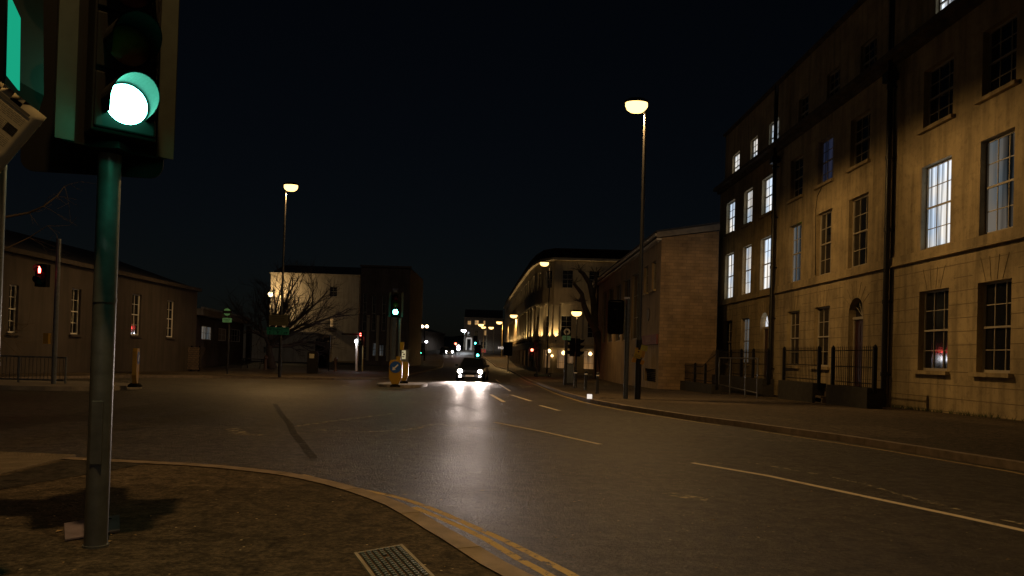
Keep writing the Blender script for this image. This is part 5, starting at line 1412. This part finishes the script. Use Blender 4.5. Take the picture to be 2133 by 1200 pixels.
# ================================================================== MANHOLE, PLATE, LITTER
A_, B_, C_ = G(746, 1158, .1), G(833, 1143, .1), G(884, 1192, .1)
for q in (A_, B_, C_): q.z = 0
U = (B_-A_); V = (C_-B_); lu, lv = U.length, V.length*1.2; U.normalize(); V = V.normalized()
ctr = B_ - U*lu/2 + V*lv/2
t = thing('manhole_cover', 'cast iron cover with rows of raised studs in the near pavement', 'manhole cover', ctr)
m = MB(); m.box(ctr+Vector((0, 0, -.004)), (lu, lv, .018), 0, U=U, V=V); m.build('plate', RUST, t)
m = MB()
for s_ in (-1, 1):
    m.box(ctr+U*s_*(lu/2+.012)+Vector((0, 0, .0)), (.02, lv+.05, .022), 0, U=U, V=V); m.box(ctr+V*s_*(lv/2+.012), (lu, .02, .022), 0, U=U, V=V)
m.build('frame', CONC, t)
m = MB(); nu, nv = 7, 17
for i in range(nu):
    for j in range(nv):
        if i == 3 and j in (4,): continue
        c = ctr + U*lu*((i+.5)/nu-.5) + V*lv*((j+.5)/nv-.5); m.box(c+Vector((0, 0, .010)), (lu/nu*.62, lv/nv*.6, .014), 0, U=U, V=V)
m.build('studs', CAST, t, bevel=.0015)
q = [G(133, 1107, .1), G(248, 1094, .1), G(249, 1114, .1), G(135, 1130, .1)]
t = thing('metal_plate', 'thin grey metal plate lying on the pavement behind the foot of the near signal pole', 'plate', q[0])
for z_, p_ in zip((.035, .05, .012, .006), q): p_.z = z_
m = MB(); m.prism(q, (0, 0, .008)); m.build('sheet', mat('dull_purple_grey_steel', (.14, .12, .15), .5, metal=.2, var=.3, scale=12), t)
m = MB(); c = (q[1]*.8+q[0]*.2)*.8+(q[2]*.8+q[3]*.2)*.2; m.box(c+Vector((0, 0, .012)), (.03, .012, .003)); m.build('slot', BLACKM, t)
b = G(1228, 831, .1); t = thing('carton', 'small white open-ended box lying on the right kerb', 'box', b)
s_ = .13; b = b+Vector((0, 0, s_*.5+.005)); m = MB()
for d_, sz_ in (((-s_/2, 0, 0), (.008, s_, s_)), ((s_/2, 0, 0), (.008, s_, s_)), ((0, 0, s_/2), (s_, s_, .008)), ((0, 0, -s_/2+.004), (s_, s_, .008)), ((0, s_/2, 0), (s_, .008, s_))):
    m.box(b+Vector(d_), sz_)
m.build('shell', emit('glowing_carton_white', (1, .9, .8), .9), t)  # shell made to glow in place of light caught by the box
# litter: leaves and scraps, small grit
mb = MB(); random.seed(11)
for k_ in range(420):
    r_ = random.uniform(2.2, 9); a = random.uniform(R(60), R(150)); x, y = r_*math.cos(a)*1.2, r_*math.sin(a)
    s_ = random.uniform(.004, .014) * (1 if random.random() < .93 else 2.2)
    inside = True; z = None
    # which surface: near pavement or road
    best = min(range(len(near)), key=lambda i: (near[i].x-x)**2+(near[i].y-y)**2)
    side = (Vector((x, y, 0))-Vector((near[best].x, near[best].y, 0))).dot(nn[best])
    if abs(side) < .25: continue
    z = gz(y)+.006 if side > 0 else 0.006
    if side < 0 and y > 5.6: continue
    an = random.uniform(0, 3.1); c, s2 = math.cos(an)*s_, math.sin(an)*s_
    mb.poly([(x-c, y-s2, z), (x+s2*.5, y-c*.5, z+.004), (x+c, y+s2, z+.002), (x-s2*.6, y+c*.6, z+.005)])
o = mb.build('litter', mat('dry_leaf_scraps', (.22, .15, .07), .8, var=.5, scale=3), None); tag(o, 'tiny pale scraps and dry leaf bits strewn over pavement and road', 'litter', kind='stuff')

# ================================================================== SCOOTER
b = G(1130, 785, .1); Y = b.y; k = Y/F
t = thing('electric_scooter', 'dark green electric scooter parked on the right pavement by the dark lamp pole', 'scooter', b)
X0 = b.x; z0 = b.z
L_ = 34*k; xw1, xw2 = X0-L_/2+.09, X0+L_/2-.1
GP = mat('dark_green_plastic', (.02, .07, .035), .4)
for xw in (xw1, xw2):
    m = MB(); m.tube([(xw, Y-.03, z0+.12), (xw, Y+.03, z0+.12)], .12, 20); w = m.build('wheel', BLACKM, t, smooth=True)
    m = MB(); m.tube([(xw, Y-.035, z0+.12), (xw, Y+.035, z0+.12)], .05, 12); m.build('hub', GALV, w)
m = MB(); m.box(((xw1+xw2)/2+.03, Y, z0+.13), ((xw2-xw1)*.72, .16, .06)); m.build('deck', GP, t, bevel=.01)
m = MB(); m.tube([(xw1+.02, Y, z0+.14), (xw1+.1, Y, z0+.5), (xw1+.2, Y, z0+1.12)], .03, 8); m.tube([(xw1+.0, Y, z0+.24), (xw1+.16, Y, z0+.2), (xw1+.3, Y, z0+.14)], .035, 8); m.build('stem', GP, t, smooth=True)
m = MB(); m.tube([(xw1+.2, Y-.25, z0+1.13), (xw1+.2, Y+.25, z0+1.13)], .017, 8); m.build('handlebar', BLACKM, t)
m = MB(); m.box((xw2+.02, Y, z0+.27), (.26, .07, .03)); m.build('mudguard', BLACKM, t)

# ================================================================== TREES
def branchy(mb, p, d, L_, r, depth, spread=.55, grav=0.0, seg=4, kids=3, minr=.006):
    pts = [p]; rs = [r]; q = Vector(p); dd = Vector(d).normalized()
    for i in range(seg):
        dd = (dd + Vector((random.uniform(-1, 1), random.uniform(-1, 1), random.uniform(-1, 1)))*.16 + Vector((0, 0, grav))).normalized()
        q = q + dd*L_/seg; pts.append(q.copy()); rs.append(max(minr*.6, r*(1-.55*(i+1)/seg)))
    mb.tube(pts, rs, 6 if r > .04 else 4, cap=False)
    if depth <= 0: return
    for k_ in range(kids):
        i = random.randint(1, seg); base = pts[i]
        ax = Vector((random.uniform(-1, 1), random.uniform(-1, 1), random.uniform(-.6, .8)))
        nd = (dd + ax*spread*1.4).normalized()
        branchy(mb, base, nd, L_*random.uniform(.6, .82), max(minr, rs[i]*.62), depth-1, spread, grav, seg, kids, minr)
random.seed(21)
Yt = 62
tb = PY(566, 768, Yt); tb.z = gz(Yt)+.1; k = Yt/F
t = thing('bare_tree', 'leafless tree with wide dark twiggy crown in front of the pale building', 'tree', tb)
m = MB(); fork = PY(562, 712, Yt); m.tube([tb, PY(563, 745, Yt), PY(560, 728, Yt), fork], [.42, .30, .26, .24], 12); m.build('trunk', BARK, t, smooth=True)
m = MB()
limbs = [((538, 682), .2), ((600, 612), .22), ((575, 640), .2), ((650, 640), .2), ((690, 660), .17), ((640, 712), .19), ((555, 660), .15), ((620, 680), .18)]
for (lx_, ly_), r_ in limbs:
    e = PY(lx_, ly_, Yt+random.uniform(-2, 2)); mid = fork.lerp(e, .5)+Vector((random.uniform(-.3, .3), random.uniform(-.3, .3), random.uniform(-.4, -.1)))
    m.tube([fork-Vector((0, 0, .3)), mid, e], [r_, r_*.7, r_*.4], 8, cap=False)
    d = (e-fork).normalized()
    for s0, pp in ((.3, fork.lerp(mid, .8)), (.6, mid), (.8, mid.lerp(e, .5)), (1, e)):
        for _ in range(2): branchy(m, pp, (d+Vector((random.uniform(-.7, .9), random.uniform(-.7, .7), random.uniform(-.3, .9)))), random.uniform(1.4, 2.2), r_*.34, 3, .5, .015, 4, 3, .012)
m.build('branches', BARK, t)
# pollard by the hall
random.seed(4)
Yt = 60; k = Yt/F; tb = PY(1262, 775, Yt); tb.z = gz(Yt)
t = thing('pollarded_tree', 'bare pollarded tree with stubby limbs leaning out from behind the hall', 'tree', tb)
m = MB(); f0 = PY(1242, 690, Yt); m.tube([tb, PY(1250, 720, Yt), f0], [.4, .34, .3], 10); m.build('trunk', BARK, t, smooth=True)
m = MB()
for pts in ([(1242, 690), (1226, 660), (1216, 635), (1212, 612), (1195, 590)], [(1240, 680), (1236, 625), (1228, 590), (1215, 570), (1206, 563)], [(1236, 620), (1242, 590), (1240, 570)], [(1213, 618), (1206, 628)]):
    pp = [PY(x, y, Yt+random.uniform(-.4, .4)) for x, y in pts]; m.tube(pp, [.28-.04*i if len(pts) > 3 else .12 for i in range(len(pp))], 9); 
    for _ in range(5): branchy(m, pp[-1], Vector((random.uniform(-1, 1), random.uniform(-1, 1), random.uniform(0, 1))), .7, .03, 1, .6)
m.build('limbs', mat('pollard_bark', (.09, .07, .045), .9, var=.3, scale=9, bump=.5), t)
# twigs reaching in from the left edge
random.seed(9)
Yt = 9.5; tb = Vector((-8.2, 9.9, 0))
tb = PY(-260, 800, 12); tb.z = -.05; Yt = 12
t = thing('roadside_tree', 'leafless tree outside the left edge, its thin twigs reaching into view', 'tree', tb)
top = PY(-260, 430, Yt); m = MB(); m.tube([tb, PY(-255, 640, Yt), top], [.2, .16, .12], 12); m.build('trunk', BARK, t, smooth=True)
m = MB()
for pts, r_ in (([(-258, 560), (-120, 490), (0, 454), (60, 443), (90, 430), (118, 409), (134, 388)], .03), ([(-120, 490), (0, 524), (60, 495), (99, 470)], .02), ([(-256, 640), (-80, 690), (0, 700), (22, 696)], .02), ([(-60, 640), (0, 655), (12, 690), (28, 672)], .012)):
    pp = [PY(x, y, Yt+random.uniform(-.1, .1)) for x, y in pts]; n = len(pp); m.tube(pp, [r_*(1-.85*i/(n-1)) for i in range(n)], 5, cap=False)
    for i in range(n//2, n):
        for _ in range(2): branchy(m, pp[i], Vector((random.uniform(.2, 1), random.uniform(-.3, .3), random.uniform(-.8, .6))), random.uniform(.2, .45), .004, 1, .5, 0, 3, 2, .0025)
m.build('branches', mat('twig_bark', (.12, .085, .05), .9), t)

# ================================================================== CARS
CARP = mat('dark_grey_car_paint', (.03, .032, .036), .3, metal=.3, var=.05, coat=.6)
HL = emit('headlamp_glow', (1.0, .88, .8), 110)
TL = emit('tail_lamp_glow', (1.0, .05, .03), 8)
def car(label, loc, yaw, head=HL, energy=900, s=1.0, group=None, paint=CARP, lit_tail=False):
    """hatchback with its nose towards local -Y"""
    t = thing('car', label, 'car', loc, group); t.rotation_euler = (0, 0, yaw)
    secs = [(-2.05, .62, .30, .52), (-1.95, .78, .24, .70), (-1.2, .86, .20, .86), (-.75, .88, .2, .94), (0, .88, .2, .96), (1.2, .88, .2, .96), (1.75, .84, .22, .92), (2.0, .72, .3, .8)]
    m = MB(); rings = []
    for y, hw, zb_, zt_ in secs:
        st = len(m.v); prof = [(-hw*.9, zb_), (-hw, zb_+.12), (-hw, (zb_+zt_)/2), (-hw*.95, zt_-.06), (-hw*.82, zt_), (hw*.82, zt_), (hw*.95, zt_-.06), (hw, (zb_+zt_)/2), (hw, zb_+.12), (hw*.9, zb_)]
        m.v += [(x, y, z) for x, z in prof]; rings.append(st)
    for a, b in zip(rings, rings[1:]):
        for i in range(10): m.f.append((a+i, a+(i+1) % 10, b+(i+1) % 10, b+i)); m.m.append(0)
    m.f.append(tuple(range(rings[0], rings[0]+10))); m.m.append(0); m.f.append(tuple(range(rings[-1], rings[-1]+10))[::-1]); m.m.append(0)
    m.prism([(-.60, -.05, 1.42), (.60, -.05, 1.42), (.62, 1.25, 1.42), (-.62, 1.25, 1.42)], (0, 0, .04))
    for sx in (-1, 1):
        m.tube([(sx*.76, -.92, .93), (sx*.60, -.1, 1.43)], .035, 6); m.tube([(sx*.76, 1.8, .93), (sx*.61, 1.25, 1.43)], .05, 6); m.tube([(sx*.84, .5, .93), (sx*.62, .55, 1.43)], .03, 6)
    bo = m.build('body', paint, t, smooth=True, local=True)
    g = MB(); g.quad((-.74, -.92, .94), (.74, -.92, .94), (.59, -.08, 1.42), (-.59, -.08, 1.42)); g.build('windscreen', DGLASS, t, local=True)
    g = MB(); g.quad((-.74, 1.8, .94), (.74, 1.8, .94), (.6, 1.24, 1.42), (-.6, 1.24, 1.42)); g.build('rear_window', DGLASS, t, local=True)
    for sx in (-1, 1):
        g = MB(); g.quad((sx*.83, -.86, .94), (sx*.83, 1.75, .94), (sx*.61, 1.22, 1.42), (sx*.61, -.06, 1.42)); g.build('side_window', DGLASS, t, local=True)
        g = MB(); g.box((sx*.98, -.62, .98), (.2, .1, .13)); g.build('mirror', paint, t, local=True, bevel=.02)
        g = MB(); g.tube([(sx*.62, -2.02, .62), (sx*.62, -1.86, .62)], .135, 16); hl = g.build('headlight', head, t, local=True)
        g = MB(); g.tube([(sx*.62, -1.99, .62), (sx*.62, -1.85, .62)], .16, 16); g.build('rim', STEEL, hl, local=True)
        g = MB(); g.tube([(sx*.6, -2.07, .34), (sx*.6, -2.0, .34)], .06, 12); g.build('added_fog_lamp', head, t, local=True)  # lit lower lamps added to enlarge the headlights' blaze
        g = MB(); g.box((sx*.66, 1.96, .72), (.22, .06, .16)); g.build('tail_light', TL if lit_tail else RED, t, local=True)
        for yy in (-1.3, 1.25):
            g = MB(); g.tube([(sx*.72, yy, .31), (sx*.9, yy, .31)], .31, 20); w = g.build('wheel', BLACKM, t, smooth=True, local=True)
            g = MB(); g.tube([(sx*.88, yy, .31), (sx*.91, yy, .31)], .19, 14); g.build('hubcap', GALV, w, local=True)
        if energy:
            lamp_light('headlight_beam', 'SPOT', (sx*.62, -2.08, .62), energy, (1, .8, .7), t, .08, spot=46, blend=1.0, rot=(R(72), 0, R(180)), local=True)
    g = MB(); g.box((0, -2.06, .5), (.8, .03, .14)); g.build('grille', BLACKM, t, local=True)
    g = MB(); g.box((0, -2.085, .36), (.52, .015, .11)); g.build('number_plate', WHITE, t, local=True)
    return t
Yc = 47; q = PY(983, 768, Yc)
car('dark hatchback with dazzling white headlights waiting at the junction', (q.x, Yc+2, gz(Yc)), R(-3), energy=9000)
Yc = 150; q = PY(930, 728, Yc)
car('small far car with headlights on where the road climbs the hill', (q.x, Yc, gz(Yc)+.02), R(20), head=emit('far_headlamp', (1, .93, .9), 30), energy=60)
